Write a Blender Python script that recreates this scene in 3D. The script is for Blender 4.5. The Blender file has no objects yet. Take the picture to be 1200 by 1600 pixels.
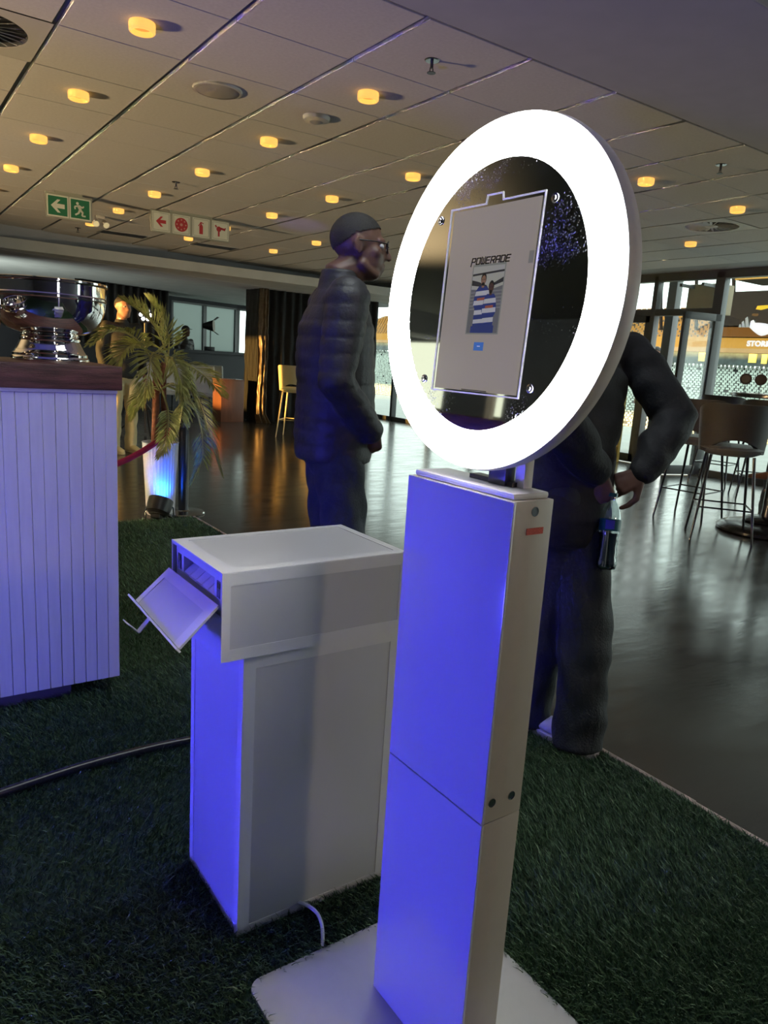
import bpy, bmesh, math, random
import numpy as np
from mathutils import Vector, Matrix, noise as mnoise

random.seed(7)
rng = np.random.default_rng(7)
PI = math.pi
SC = bpy.context.scene
COL = SC.collection

# ------------------------------------------------------------------ camera
CAM_R = Vector((0.822, -0.567, 0.062)).normalized()
CAM_F = Vector((0.566, 0.799, -0.2016)).normalized()
CAM_R = (CAM_R - CAM_F * CAM_R.dot(CAM_F)).normalized()
CAM_U = CAM_R.cross(CAM_F)
cam = bpy.data.cameras.new('camera')
cam.sensor_fit = 'VERTICAL'
cam.sensor_height = 36.0
cam.lens = 1147.4 / 1600 * 36.0
cam.clip_start = 0.02
cam.clip_end = 600
camo = bpy.data.objects.new('camera', cam)
COL.objects.link(camo)
camo.matrix_world = Matrix(((CAM_R.x, CAM_U.x, -CAM_F.x, 0), (CAM_R.y, CAM_U.y, -CAM_F.y, 0),
                            (CAM_R.z, CAM_U.z, -CAM_F.z, 1.25), (0, 0, 0, 1)))
SC.camera = camo

# ------------------------------------------------------------------ world, sun, lamps, exposure
SC.view_settings.view_transform = 'Standard'
SC.view_settings.look = 'None'
SC.view_settings.gamma = 1.0
SC.view_settings.use_curve_mapping = False
SC.view_settings.exposure = 0.0
w = bpy.data.worlds.new('sky')
SC.world = w
w.use_nodes = True
w.node_tree.nodes['Background'].inputs[0].default_value = (0.82, 0.95, 0.90, 1)
w.node_tree.nodes['Background'].inputs[1].default_value = 3.6


def lamp(name, kind, loc, energy, color, target=None, **kw):
    d = bpy.data.lights.new(name, kind)
    d.energy = energy
    d.color = color
    for k, v in kw.items():
        setattr(d, k, v)
    o = bpy.data.objects.new(name, d)
    COL.objects.link(o)
    o.location = loc
    if target is not None:
        o.rotation_euler = (Vector(target) - Vector(loc)).to_track_quat('-Z', 'Y').to_euler()
    return o


SUN_DIR = Vector((math.cos(math.radians(1.5)), math.sin(math.radians(1.5)), -math.tan(math.radians(4.0))))
lamp('low_sun', 'SUN', (-20, -10, 8), 34.0, (1.0, 0.60, 0.18), Vector((-20, -10, 8)) + SUN_DIR, angle=math.radians(0.6))
# blue wash lamp standing left of the booth, added warm fill for sun bounce far left, room lamp behind the camera, violet beam on the ceiling
lamp('blue_wash', 'AREA', (-1.5, 1.72, 0.35), 54, (0.075, 0.068, 1.0), (0.75, 1.35, 0.55), size=0.30)
lamp('warm_bounce_fill', 'SPOT', (-4.5, 6.0, 0.5), 1700, (1.0, 0.72, 0.38), (2.0, 6.2, 2.65), spot_size=math.radians(80), spot_blend=0.7, shadow_soft_size=0.25)
lamp('soft_room_light', 'AREA', (2.3, -3.0, 2.4), 19, (1.0, 0.76, 0.50), (1.2, 1.5, 0.3), size=0.3)
lamp('overhead_fill', 'AREA', (1.25, 1.75, 2.60), 15, (0.92, 1.0, 0.96), (1.25, 1.75, 0.0), size=0.8)  # added fill brightening the turf and upward faces
lamp('far_ceiling_fill', 'SPOT', (0.2, 12.6, 0.8), 420, (0.90, 1.0, 0.92), (2.2, 14.6, 2.36), spot_size=math.radians(120), spot_blend=0.9, shadow_soft_size=0.2)  # added fill brightening the dark far ceiling
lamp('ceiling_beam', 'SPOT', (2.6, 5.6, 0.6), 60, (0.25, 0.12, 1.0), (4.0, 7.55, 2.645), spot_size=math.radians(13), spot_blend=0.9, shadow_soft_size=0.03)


# ------------------------------------------------------------------ helpers
def lin(c):
    return tuple(((x / 255) / 12.92 if x / 255 <= 0.04045 else ((x / 255 + 0.055) / 1.055) ** 2.4) for x in c)


def mat(name, rgb, rough=0.5, metal=0.0, spec=0.5, emis=None, estr=0.0, noise=None, bump=0.0, bscale=80.0, alpha=None,
        stretch=None, coat=0.0, sheen=0.0):
    """procedural material; noise=(scale, amount) mottles the colour, bump gives fine relief"""
    m = bpy.data.materials.new(name)
    m.use_nodes = True
    nt = m.node_tree
    p = nt.nodes['Principled BSDF']
    c = (*lin(rgb), 1) if max(rgb) > 1.0 else (*rgb, 1)
    p.inputs['Base Color'].default_value = c
    p.inputs['Roughness'].default_value = rough
    p.inputs['Metallic'].default_value = metal
    p.inputs['Specular IOR Level'].default_value = spec
    if coat:
        p.inputs['Coat Weight'].default_value = coat
        p.inputs['Coat Roughness'].default_value = 0.06
    if emis:
        p.inputs['Emission Color'].default_value = (*emis, 1)
        p.inputs['Emission Strength'].default_value = estr
    tc = mp = None
    if noise or bump:
        tc = nt.nodes.new('ShaderNodeTexCoord')
        mp = nt.nodes.new('ShaderNodeMapping')
        nt.links.new(tc.outputs['Object'], mp.inputs[0])
        if stretch:
            mp.inputs['Scale'].default_value = stretch
    if noise:
        n = nt.nodes.new('ShaderNodeTexNoise')
        n.inputs['Scale'].default_value = noise[0]
        n.inputs['Detail'].default_value = 6
        nt.links.new(mp.outputs[0], n.inputs['Vector'])
        r = nt.nodes.new('ShaderNodeMapRange')
        r.inputs[1].default_value = 0.3
        r.inputs[2].default_value = 0.7
        r.inputs[3].default_value = 1 - noise[1]
        r.inputs[4].default_value = 1 + noise[1]
        nt.links.new(n.outputs[0], r.inputs[0])
        x = nt.nodes.new('ShaderNodeVectorMath')
        x.operation = 'SCALE'
        x.inputs[0].default_value = c[:3]
        nt.links.new(r.outputs[0], x.inputs['Scale'])
        nt.links.new(x.outputs[0], p.inputs['Base Color'])
    if bump:
        n2 = nt.nodes.new('ShaderNodeTexNoise')
        n2.inputs['Scale'].default_value = bscale
        n2.inputs['Detail'].default_value = 4
        nt.links.new(mp.outputs[0], n2.inputs['Vector'])
        b = nt.nodes.new('ShaderNodeBump')
        b.inputs['Strength'].default_value = bump
        b.inputs['Distance'].default_value = 0.01
        nt.links.new(n2.outputs[0], b.inputs['Height'])
        nt.links.new(b.outputs[0], p.inputs['Normal'])
    return m


def glass_mat(name, tint=(0.93, 0.96, 0.95), gloss=0.07):
    m = bpy.data.materials.new(name)
    m.use_nodes = True
    nt = m.node_tree
    nt.nodes.remove(nt.nodes['Principled BSDF'])
    t = nt.nodes.new('ShaderNodeBsdfTransparent')
    t.inputs[0].default_value = (*tint, 1)
    g = nt.nodes.new('ShaderNodeBsdfGlossy')
    g.inputs['Roughness'].default_value = 0.02
    mx = nt.nodes.new('ShaderNodeMixShader')
    mx.inputs[0].default_value = gloss
    nt.links.new(t.outputs[0], mx.inputs[1])
    nt.links.new(g.outputs[0], mx.inputs[2])
    nt.links.new(mx.outputs[0], nt.nodes['Material Output'].inputs[0])
    return m


def bx(bm, lo, hi, bev=0.0, rot=None, seg=2):
    lo, hi = Vector(lo), Vector(hi)
    c = (lo + hi) / 2
    d = hi - lo
    r = bmesh.ops.create_cube(bm, size=1.0)
    vs = r['verts']
    for v in vs:
        v.co = Vector((v.co.x * d.x, v.co.y * d.y, v.co.z * d.z))
    if bev:
        es = list({e for v in vs for e in v.link_edges})
        rb = bmesh.ops.bevel(bm, geom=es, offset=bev, segments=seg, profile=0.6, affect='EDGES')
        vs = list({v for f in rb['faces'] for v in f.verts} | {v for v in vs if v.is_valid})
    M = Matrix.Translation(c)
    if rot is not None:
        M = M @ (rot.to_4x4() if hasattr(rot, 'to_4x4') else rot)
    for v in vs:
        v.co = M @ v.co
    return vs


def cyl(bm, p0, p1, r0, r1=None, seg=20, caps=True):
    p0, p1 = Vector(p0), Vector(p1)
    r1 = r0 if r1 is None else r1
    d = p1 - p0
    L = d.length
    M = Matrix.Translation((p0 + p1) / 2) @ d.to_track_quat('Z', 'Y').to_matrix().to_4x4()
    return bmesh.ops.create_cone(bm, cap_ends=caps, segments=seg, radius1=r0, radius2=r1, depth=L, matrix=M)['verts']


def lathe(bm, prof, center, seg=40, axis=None, flute=None):
    """prof = [(radius, height)...]; axis: rotation matrix taking Z to the axis"""
    A = axis if axis is not None else Matrix.Identity(3)
    C = Vector(center)
    rings = []
    for r, z in prof:
        if r < 1e-6:
            rings.append([bm.verts.new(C + A @ Vector((0, 0, z)))])
        else:
            ring = []
            for i in range(seg):
                a = 2 * PI * i / seg
                rr = r * (1 + (flute if (flute and i % 2) else 0))
                ring.append(bm.verts.new(C + A @ Vector((rr * math.cos(a), rr * math.sin(a), z))))
            rings.append(ring)
    for A_, B_ in zip(rings, rings[1:]):
        for i in range(seg):
            j = (i + 1) % seg
            if len(A_) == 1 and len(B_) == 1:
                continue
            if len(A_) == 1:
                bm.faces.new((A_[0], B_[i], B_[j]))
            elif len(B_) == 1:
                bm.faces.new((A_[i], A_[j], B_[0]))
            else:
                bm.faces.new((A_[i], A_[j], B_[j], B_[i]))


def tube(bm, pts, radii, seg=12, caps=True, squash=1.0, up=None):
    """closed tapered tube along points with rounded ends"""
    P = [Vector(p) for p in pts]
    R = list(radii) if hasattr(radii, '__len__') else [radii] * len(P)
    if caps:
        d0 = (P[0] - P[1]).normalized()
        d1 = (P[-1] - P[-2]).normalized()
        pre = [(P[0] + d0 * R[0] * math.sin(t), R[0] * math.cos(t)) for t in (1.25, 0.75, 0.35)]
        post = [(P[-1] + d1 * R[-1] * math.sin(t), R[-1] * math.cos(t)) for t in (0.35, 0.75, 1.25)]
        P = [p for p, _ in pre] + P + [p for p, _ in post]
        R = [r for _, r in pre] + R + [r for _, r in post]
    n = len(P)
    rings = []
    ref = Vector(up) if up is not None else None
    prevx = None
    for i in range(n):
        t = (P[min(i + 1, n - 1)] - P[max(i - 1, 0)]).normalized()
        if prevx is None:
            a = ref if ref is not None else (Vector((0, 0, 1)) if abs(t.z) < 0.9 else Vector((1, 0, 0)))
            x = (a - t * a.dot(t)).normalized()
        else:
            x = (prevx - t * prevx.dot(t)).normalized()
        prevx = x
        y = t.cross(x)
        rings.append([bm.verts.new(P[i] + (x * math.cos(2 * PI * k / seg) * squash + y * math.sin(2 * PI * k / seg)) * R[i]) for k in range(seg)])
    for A_, B_ in zip(rings, rings[1:]):
        for k in range(seg):
            j = (k + 1) % seg
            bm.faces.new((A_[k], A_[j], B_[j], B_[k]))
    bm.faces.new(list(reversed(rings[0])))
    bm.faces.new(rings[-1])


def loft(bm, secs, seg=20):
    """secs = [(centre, half_axis_vec_1, half_axis_vec_2)] elliptical sections, closed"""
    rings = []
    for c, a, b in secs:
        c, a, b = Vector(c), Vector(a), Vector(b)
        rings.append([bm.verts.new(c + a * math.cos(2 * PI * k / seg) + b * math.sin(2 * PI * k / seg)) for k in range(seg)])
    for A_, B_ in zip(rings, rings[1:]):
        for k in range(seg):
            j = (k + 1) % seg
            bm.faces.new((A_[k], A_[j], B_[j], B_[k]))
    bm.faces.new(list(reversed(rings[0])))
    bm.faces.new(rings[-1])


def ell(bm, c, rx, ry, rz, rot=None, seg=20):
    M = Matrix.Translation(Vector(c)) @ (rot.to_4x4() if rot is not None else Matrix.Identity(4)) @ Matrix.Diagonal((rx, ry, rz, 1))
    return bmesh.ops.create_uvsphere(bm, u_segments=seg, v_segments=max(8, seg * 2 // 3), radius=1.0, matrix=M)['verts']


def prism(bm, poly, O, ax, ay, an, h):
    """flat outline (x, y) extruded by h along an from origin O"""
    O, ax, ay, an = Vector(O), Vector(ax), Vector(ay), Vector(an)
    a = [bm.verts.new(O + ax * x + ay * y) for x, y in poly]
    b = [bm.verts.new(O + ax * x + ay * y + an * h) for x, y in poly]
    n = len(poly)
    for i in range(n):
        j = (i + 1) % n
        bm.faces.new((a[i], a[j], b[j], b[i]))
    bm.faces.new(list(reversed(a)))
    bm.faces.new(b)


def smooth(me, angle=40):
    for p in me.polygons:
        p.use_smooth = True
    if angle < 180:
        me.set_sharp_from_angle(angle=math.radians(angle))


def finish(name, bm, m, parent=None, sm=None, origin=None, fix=True):
    if fix:
        bmesh.ops.recalc_face_normals(bm, faces=bm.faces)
    me = bpy.data.meshes.new(name)
    bm.to_mesh(me)
    bm.free()
    if sm is not None:
        smooth(me, sm)
    me.materials.append(m)
    o = bpy.data.objects.new(name, me)
    COL.objects.link(o)
    if origin is not None:
        me.transform(Matrix.Translation(-Vector(origin)))
        o.location = origin
    if parent is not None:
        o.parent = parent
        o.matrix_parent_inverse = Matrix.Translation(parent.location).inverted() if parent.rotation_euler.z == 0 else parent.matrix_basis.inverted()
    return o


def tag(o, label, cat, group=None, kind=None):
    o['label'] = label
    o['category'] = cat
    if group:
        o['group'] = group
    if kind:
        o['kind'] = kind
    return o


def thing(name, label, cat, loc=(0, 0, 0), group=None):
    o = bpy.data.objects.new(name, None)
    COL.objects.link(o)
    o.location = loc
    o.empty_display_size = 0.1
    return tag(o, label, cat, group)


def struct(name, bm, m, label, cat, sm=None):
    o = finish(name, bm, m, None, sm)
    return tag(o, label, cat, None, 'structure')


def box_obj(name, lo, hi, m, parent=None, bev=0.0):
    bm = bmesh.new()
    bx(bm, lo, hi, bev)
    return finish(name, bm, m, parent, 40 if bev else None)


def piece(name, me, loc, parent, rot=None):
    o = bpy.data.objects.new(name, me)
    COL.objects.link(o)
    o.parent = parent
    o.matrix_parent_inverse = Matrix.Translation(parent.location).inverted()
    o.location = loc
    if rot is not None:
        o.rotation_euler = rot
    return o


def dup(root, loc, label, rotz=None, group=None):
    """copy of a thing with its parts and sub-parts (all built about the thing's own origin)"""
    r = root.copy()
    COL.objects.link(r)
    r.location = loc
    if rotz is not None:
        r.rotation_euler = (0, 0, rotz)
    r['label'] = label
    if group:
        r['group'] = group
    for ch in list(root.children):
        c = ch.copy()
        COL.objects.link(c)
        c.parent = r
        c.matrix_parent_inverse = ch.matrix_parent_inverse
        for g in list(ch.children):
            d = g.copy()
            COL.objects.link(d)
            d.parent = c
            d.matrix_parent_inverse = g.matrix_parent_inverse
    return r


# ------------------------------------------------------------------ materials
M = {}
M['ceil_tile'] = mat('ceiling_tile', (0.56, 0.535, 0.50), 0.9, noise=(60, 0.05), bump=0.12, bscale=260)
M['ceil_slab'] = mat('ceiling_grid', (0.33, 0.32, 0.31), 0.7)
M['ceil_plain'] = mat('plaster_ceiling', (0.40, 0.395, 0.41), 0.85, noise=(6, 0.04))
M['ceil_far'] = mat('far_ceiling', (0.42, 0.43, 0.42), 0.85, noise=(3, 0.08))
M['wall'] = mat('painted_wall', (0.20, 0.20, 0.22), 0.8, noise=(4, 0.06))
M['dark_wall'] = mat('dark_wall', (0.008, 0.009, 0.014), 0.7)
M['frame'] = mat('window_frame', (0.045, 0.047, 0.050), 0.4)
M['glass'] = glass_mat('window_glass')
M['white_gloss'] = mat('white_gloss_panel', (0.74, 0.74, 0.76), 0.12, spec=0.5, coat=0.5)
M['white_paint'] = mat('white_powder_coat', (0.72, 0.71, 0.70), 0.38, noise=(40, 0.02), bump=0.03, bscale=600)
M['column_side_shaded'] = mat('column_side_shaded', (0.60, 0.555, 0.47), 0.38, noise=(40, 0.02), bump=0.03, bscale=600)  # white sheet with warm dim light put into the colour
M['white_board'] = mat('white_board', (0.60, 0.60, 0.61), 0.30, noise=(5, 0.02))
M['white_tape'] = mat('white_tape', (0.80, 0.80, 0.80), 0.22)
M['plank_white'] = mat('white_plank', (0.66, 0.65, 0.68), 0.5, noise=(9, 0.05), stretch=(6, 6, 0.6))
M['wood_dark'] = mat('dark_wood', (0.105, 0.038, 0.030), 0.42, noise=(7, 0.5), stretch=(1.5, 12, 12), bump=0.25, bscale=40)
M['silver'] = mat('polished_silver', (0.88, 0.86, 0.84), 0.05, metal=1.0)
M['steel'] = mat('steel', (0.38, 0.38, 0.39), 0.22, metal=1.0)
M['dark_steel'] = mat('dark_steel', (0.08, 0.08, 0.085), 0.35, metal=0.8)
M['black'] = mat('black_plastic', (0.012, 0.012, 0.014), 0.4)
M['black_cable'] = mat('black_cable', (0.012, 0.012, 0.016), 0.3)
M['amber'] = mat('amber_lens', (0.8, 0.45, 0.12), 0.4, emis=(1.0, 0.52, 0.11), estr=1.05)
M['amber_bottom'] = mat('amber_diffuser', (0.6, 0.3, 0.08), 0.5, emis=(1.0, 0.45, 0.08), estr=0.55)
M['ring_light'] = mat('ring_diffuser', (0.9, 0.9, 0.9), 0.4, emis=(1.0, 1.0, 0.985), estr=22)
M['led_dot'] = mat('led_bead', (0.9, 0.9, 0.9), 0.3, emis=(0.95, 1.0, 0.9), estr=9)
M['screen'] = mat('lit_screen', (0.05, 0.048, 0.045), 0.16, emis=(0.215, 0.188, 0.158), estr=1.0)
M['ink'] = mat('screen_black', (0.012, 0.012, 0.013), 0.2)
M['screen_blue'] = mat('screen_blue', (0.02, 0.03, 0.05), 0.2, emis=(0.03, 0.10, 0.32), estr=1.0)
M['outline'] = mat('etched_outline', (0.80, 0.80, 0.80), 0.35, emis=(0.9, 0.9, 0.88), estr=0.35)
M['brown_box'] = mat('brown_veneer', (0.155, 0.062, 0.036), 0.35, noise=(3, 0.15), stretch=(8, 8, 1))
M['curtain'] = mat('black_curtain', (0.022, 0.022, 0.023), 0.75, noise=(12, 0.2))
M['satin'] = mat('bronze_satin', (0.16, 0.105, 0.055), 0.32, metal=0.25, noise=(20, 0.25))
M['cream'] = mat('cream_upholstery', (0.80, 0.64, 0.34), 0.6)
M['brown_seat'] = mat('brown_upholstery', (0.026, 0.018, 0.017), 0.6, noise=(60, 0.1))
M['seat_pale'] = mat('pale_seat_pad', (0.12, 0.11, 0.10), 0.6)
M['grey_seat'] = mat('grey_upholstery', (0.45, 0.45, 0.44), 0.7)
M['table_black'] = mat('table_black', (0.016, 0.016, 0.018), 0.25)
M['exit_green'] = mat('sign_green', (0.01, 0.10, 0.035), 0.4, emis=(0.005, 0.05, 0.02), estr=0.4)
M['sign_white'] = mat('sign_white', (0.66, 0.66, 0.55), 0.5)
M['sign_red'] = mat('sign_red', (0.42, 0.025, 0.03), 0.5)
M['sign_board'] = mat('sign_board', (0.33, 0.33, 0.26), 0.5)
M['duct'] = mat('vent_dark', (0.02, 0.02, 0.02), 0.6)
M['vent'] = mat('vent_white', (0.52, 0.50, 0.46), 0.5)
M['palm'] = mat('palm_leaf', (0.34, 0.36, 0.12), 0.45, noise=(30, 0.3))
M['palm_stem'] = mat('palm_stem', (0.30, 0.28, 0.10), 0.5)
M['trunk'] = mat('palm_trunk', (0.22, 0.075, 0.045), 0.7, noise=(30, 0.4), bump=0.5, bscale=40)
M['pot'] = mat('white_pot', (0.78, 0.76, 0.76), 0.4)
M['soil'] = mat('soil', (0.03, 0.02, 0.015), 0.9)
M['rope'] = mat('crimson_rope', (0.38, 0.010, 0.085), 0.8, bump=0.4, bscale=200)
M['blue_lens'] = mat('blue_lens', (0.1, 0.3, 0.9), 0.2, emis=(0.05, 0.25, 1.0), estr=4)
M['ghost_glow'] = mat('ghost_glow', (0.9, 0.9, 0.9), 0.2, emis=(0.95, 1.0, 1.0), estr=2.5)
M['skin'] = mat('brown_skin', (0.13, 0.065, 0.045), 0.5, noise=(25, 0.08))
M['skin_light'] = mat('light_skin', (0.30, 0.15, 0.10), 0.5, noise=(25, 0.08))
M['hair'] = mat('black_hair', (0.014, 0.012, 0.011), 0.7, bump=0.4, bscale=300)
M['navy'] = mat('navy_quilt', (0.027, 0.027, 0.031), 0.55, noise=(14, 0.15), bump=0.25, bscale=60)
M['charcoal'] = mat('charcoal_knit', (0.013, 0.014, 0.017), 0.75, noise=(10, 0.2), bump=0.3, bscale=90)
M['jeans_blue'] = mat('dark_denim', (0.030, 0.037, 0.052), 0.75, noise=(14, 0.2), bump=0.3, bscale=150)
M['jeans_grey'] = mat('grey_denim', (0.028, 0.032, 0.036), 0.75, noise=(8, 0.25), bump=0.3, bscale=150)
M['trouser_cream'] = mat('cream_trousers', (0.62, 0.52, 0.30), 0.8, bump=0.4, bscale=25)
M['shoe_white'] = mat('white_shoe', (0.55, 0.52, 0.60), 0.5)
M['shoe_brown'] = mat('tan_shoe', (0.26, 0.10, 0.045), 0.45)
M['eye'] = mat('eye', (0.5, 0.48, 0.45), 0.2)
M['spec'] = mat('spectacle_frame', (0.012, 0.011, 0.010), 0.25)
M['lens'] = glass_mat('spectacle_lens', (0.88, 0.9, 0.9), 0.14)
M['bottle'] = glass_mat('bottle_plastic', (0.80, 0.88, 0.88), 0.22)
M['drink'] = mat('dark_drink', (0.012, 0.035, 0.040), 0.05, spec=0.8)
M['bottle_label'] = mat('bottle_label', (0.004, 0.10, 0.12), 0.35)
M['label_blue'] = mat('label_blue', (0.05, 0.05, 0.55), 0.35)
M['seat_white'] = mat('stand_seat', (0.46, 0.52, 0.47), 0.6)
M['seat_gold'] = mat('stand_seat_upper', (0.052, 0.040, 0.021), 0.8, spec=0.1)
M['concrete'] = mat('concrete', (0.05, 0.05, 0.049), 0.8, noise=(0.4, 0.15))
M['led_board'] = mat('ribbon_board', (0.03, 0.045, 0.045), 0.4, noise=(0.8, 0.6))
M['led_yellow'] = mat('ribbon_lamp', (0.6, 0.5, 0.1), 0.4, emis=(1.0, 0.72, 0.12), estr=0.9)
M['stand_yellow'] = mat('stand_fascia', (0.068, 0.055, 0.024), 0.8, spec=0.1)
M['stand_shade'] = mat('stand_roof_shade', (0.0045, 0.0055, 0.009), 0.9, spec=0.0)  # shade on the far stand is put into this near-black colour
M['stand_brown'] = mat('stand_brown', (0.022, 0.014, 0.008), 0.9, spec=0.05)
M['beige'] = mat('beige_box', (0.27, 0.21, 0.13), 0.7)
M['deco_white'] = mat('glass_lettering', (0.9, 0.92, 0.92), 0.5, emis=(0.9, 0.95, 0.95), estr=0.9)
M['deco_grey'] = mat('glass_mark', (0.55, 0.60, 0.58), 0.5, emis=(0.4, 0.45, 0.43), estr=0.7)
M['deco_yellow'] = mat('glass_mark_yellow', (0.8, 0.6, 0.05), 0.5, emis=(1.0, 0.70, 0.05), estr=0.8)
M['sunlit_frame'] = mat('sunlit_frame', (0.45, 0.32, 0.08), 0.35, metal=0.3)
M['paper'] = mat('paper', (0.7, 0.72, 0.70), 0.7)
M['disc_brown'] = mat('disc_brown', (0.05, 0.032, 0.022), 0.6)
M['disc_mid'] = mat('disc_mid', (0.14, 0.11, 0.085), 0.6)
M['beige_cloth'] = mat('beige_cloth', (0.30, 0.24, 0.15), 0.8)
M['red_mark'] = mat('red_mark', (0.65, 0.10, 0.07), 0.5, noise=(700, 0.5))
M['orange'] = mat('orange_plastic', (0.7, 0.25, 0.03), 0.5)
M['blade_dark'] = None


def floor_material():
    m = bpy.data.materials.new('polished_floor')
    m.use_nodes = True
    nt = m.node_tree
    p = nt.nodes['Principled BSDF']
    tc = nt.nodes.new('ShaderNodeTexCoord')
    mp = nt.nodes.new('ShaderNodeMapping')
    mp.inputs['Scale'].default_value = (0.9, 3.2, 1)
    nt.links.new(tc.outputs['Object'], mp.inputs[0])
    n = nt.nodes.new('ShaderNodeTexNoise')
    n.inputs['Scale'].default_value = 2.2
    n.inputs['Detail'].default_value = 8
    nt.links.new(mp.outputs[0], n.inputs['Vector'])
    cr = nt.nodes.new('ShaderNodeValToRGB')
    cr.color_ramp.elements[0].position = 0.3
    cr.color_ramp.elements[0].color = (0.034, 0.032, 0.030, 1)
    cr.color_ramp.elements[1].position = 0.72
    cr.color_ramp.elements[1].color = (0.050, 0.046, 0.042, 1)
    nt.links.new(n.outputs[0], cr.inputs[0])
    nt.links.new(cr.outputs[0], p.inputs['Base Color'])
    n3 = nt.nodes.new('ShaderNodeTexNoise')
    n3.inputs['Scale'].default_value = 3.0
    n3.inputs['Detail'].default_value = 5
    nt.links.new(mp.outputs[0], n3.inputs['Vector'])
    mr = nt.nodes.new('ShaderNodeMapRange')
    mr.inputs[1].default_value = 0.3
    mr.inputs[2].default_value = 0.7
    mr.inputs[3].default_value = 0.16
    mr.inputs[4].default_value = 0.24
    nt.links.new(n3.outputs[0], mr.inputs[0])
    nt.links.new(mr.outputs[0], p.inputs['Roughness'])
    p.inputs['IOR'].default_value = 1.8
    p.inputs['Specular IOR Level'].default_value = 0.6
    mp2 = nt.nodes.new('ShaderNodeMapping')
    mp2.inputs['Scale'].default_value = (1.6, 6.0, 1)
    mp2.inputs['Rotation'].default_value = (0, 0, math.radians(35))
    nt.links.new(tc.outputs['Object'], mp2.inputs[0])
    n2 = nt.nodes.new('ShaderNodeTexNoise')
    n2.inputs['Scale'].default_value = 4.0
    n2.inputs['Detail'].default_value = 3
    nt.links.new(mp2.outputs[0], n2.inputs['Vector'])
    b = nt.nodes.new('ShaderNodeBump')
    b.inputs['Strength'].default_value = 0.10
    b.inputs['Distance'].default_value = 0.008
    nt.links.new(n2.outputs[0], b.inputs['Height'])
    nt.links.new(b.outputs[0], p.inputs['Normal'])
    return m


def mirror_material():
    """dark mirrored glass with dust specks"""
    m = mat('dark_mirror', (0.60, 0.62, 0.61), 0.03, metal=1.0)
    nt = m.node_tree
    p = nt.nodes['Principled BSDF']
    tc = nt.nodes.new('ShaderNodeTexCoord')
    n = nt.nodes.new('ShaderNodeTexNoise')
    n.inputs['Scale'].default_value = 420
    n.inputs['Detail'].default_value = 3
    nt.links.new(tc.outputs['Object'], n.inputs['Vector'])
    n2 = nt.nodes.new('ShaderNodeTexNoise')
    n2.inputs['Scale'].default_value = 9
    nt.links.new(tc.outputs['Object'], n2.inputs['Vector'])
    ad = nt.nodes.new('ShaderNodeMath')
    ad.operation = 'MULTIPLY'
    nt.links.new(n.outputs[0], ad.inputs[0])
    nt.links.new(n2.outputs[0], ad.inputs[1])
    r = nt.nodes.new('ShaderNodeMapRange')
    r.inputs[1].default_value = 0.355
    r.inputs[2].default_value = 0.43
    nt.links.new(ad.outputs[0], r.inputs[0])
    d = nt.nodes.new('ShaderNodeBsdfDiffuse')
    d.inputs[0].default_value = (0.6, 0.62, 0.62, 1)
    mx = nt.nodes.new('ShaderNodeMixShader')
    nt.links.new(r.outputs[0], mx.inputs[0])
    nt.links.new(p.outputs[0], mx.inputs[1])
    nt.links.new(d.outputs[0], mx.inputs[2])
    nt.links.new(mx.outputs[0], nt.nodes['Material Output'].inputs[0])
    return m


def blade_material():
    m = bpy.data.materials.new('grass_blade')
    m.use_nodes = True
    nt = m.node_tree
    p = nt.nodes['Principled BSDF']
    a = nt.nodes.new('ShaderNodeAttribute')
    a.attribute_name = 'tint'
    cr = nt.nodes.new('ShaderNodeValToRGB')
    cr.color_ramp.elements[0].color = (0.035, 0.075, 0.038, 1)
    cr.color_ramp.elements[1].color = (0.55, 0.68, 0.45, 1)
    e = cr.color_ramp.elements.new(0.75)
    e.color = (0.17, 0.30, 0.15, 1)
    nt.links.new(a.outputs['Fac'], cr.inputs[0])
    nt.links.new(cr.outputs[0], p.inputs['Base Color'])
    p.inputs['Roughness'].default_value = 0.42
    p.inputs['Specular IOR Level'].default_value = 0.4
    return m


M['floor'] = floor_material()
M['mirror'] = mirror_material()
M['blade'] = blade_material()
M['turf'] = mat('turf_backing', (0.020, 0.050, 0.024), 0.9, noise=(90, 0.5))

# ------------------------------------------------------------------ large structure
H = 2.645
WX = 9.2          # glass wall on the right
bm = bmesh.new()
bx(bm, (-6.2, -5.2, -0.12), (WX, 20.0, 0.0))
struct('floor', bm, M['floor'], 'dark polished floor with soft window reflections', 'floor')
bm = bmesh.new()
bx(bm, (WX, -6, -0.14), (16, 24, -0.02))
struct('floor_outside', bm, mat('balcony_concrete', (0.30, 0.31, 0.29), 0.6, noise=(2, 0.1)), 'pale concrete balcony floor outside the glass wall', 'floor')

# left wall with two window openings that let the low sun through
WZ0, WZ1 = 0.80, 2.34
bm = bmesh.new()
for y0, y1 in ((-5.2, 8.36), (8.74, 9.86), (12.75, 20.0)):
    bx(bm, (-6.2, y0, 0), (-6.0, y1, 3.0))
for y0, y1 in ((8.36, 8.74), (9.86, 12.75)):
    bx(bm, (-6.2, y0, 0), (-6.0, y1, WZ0))
    bx(bm, (-6.2, y0, WZ1), (-6.0, y1, 3.0))
struct('wall_left', bm, M['wall'], 'grey painted wall far to the left with window openings', 'wall')
wl = bpy.data.objects['wall_left']
for y0, y1 in ((8.36, 8.74), (9.86, 12.75)):
    box_obj('pane', (-6.105, y0, WZ0), (-6.095, y1, WZ1), glass_mat('tinted_pane', (0.74, 0.70, 0.62), 0.06), wl)
bm = bmesh.new()
bx(bm, (-9.3, -5, -0.2), (-9.0, 22, 1.25))  # added unseen wall keeping low bright sky out of the mirror
struct('wall_sky_block', bm, M['concrete'], 'added unseen wall outside the left windows that blocks the low sky', 'wall')
bm = bmesh.new()
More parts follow.
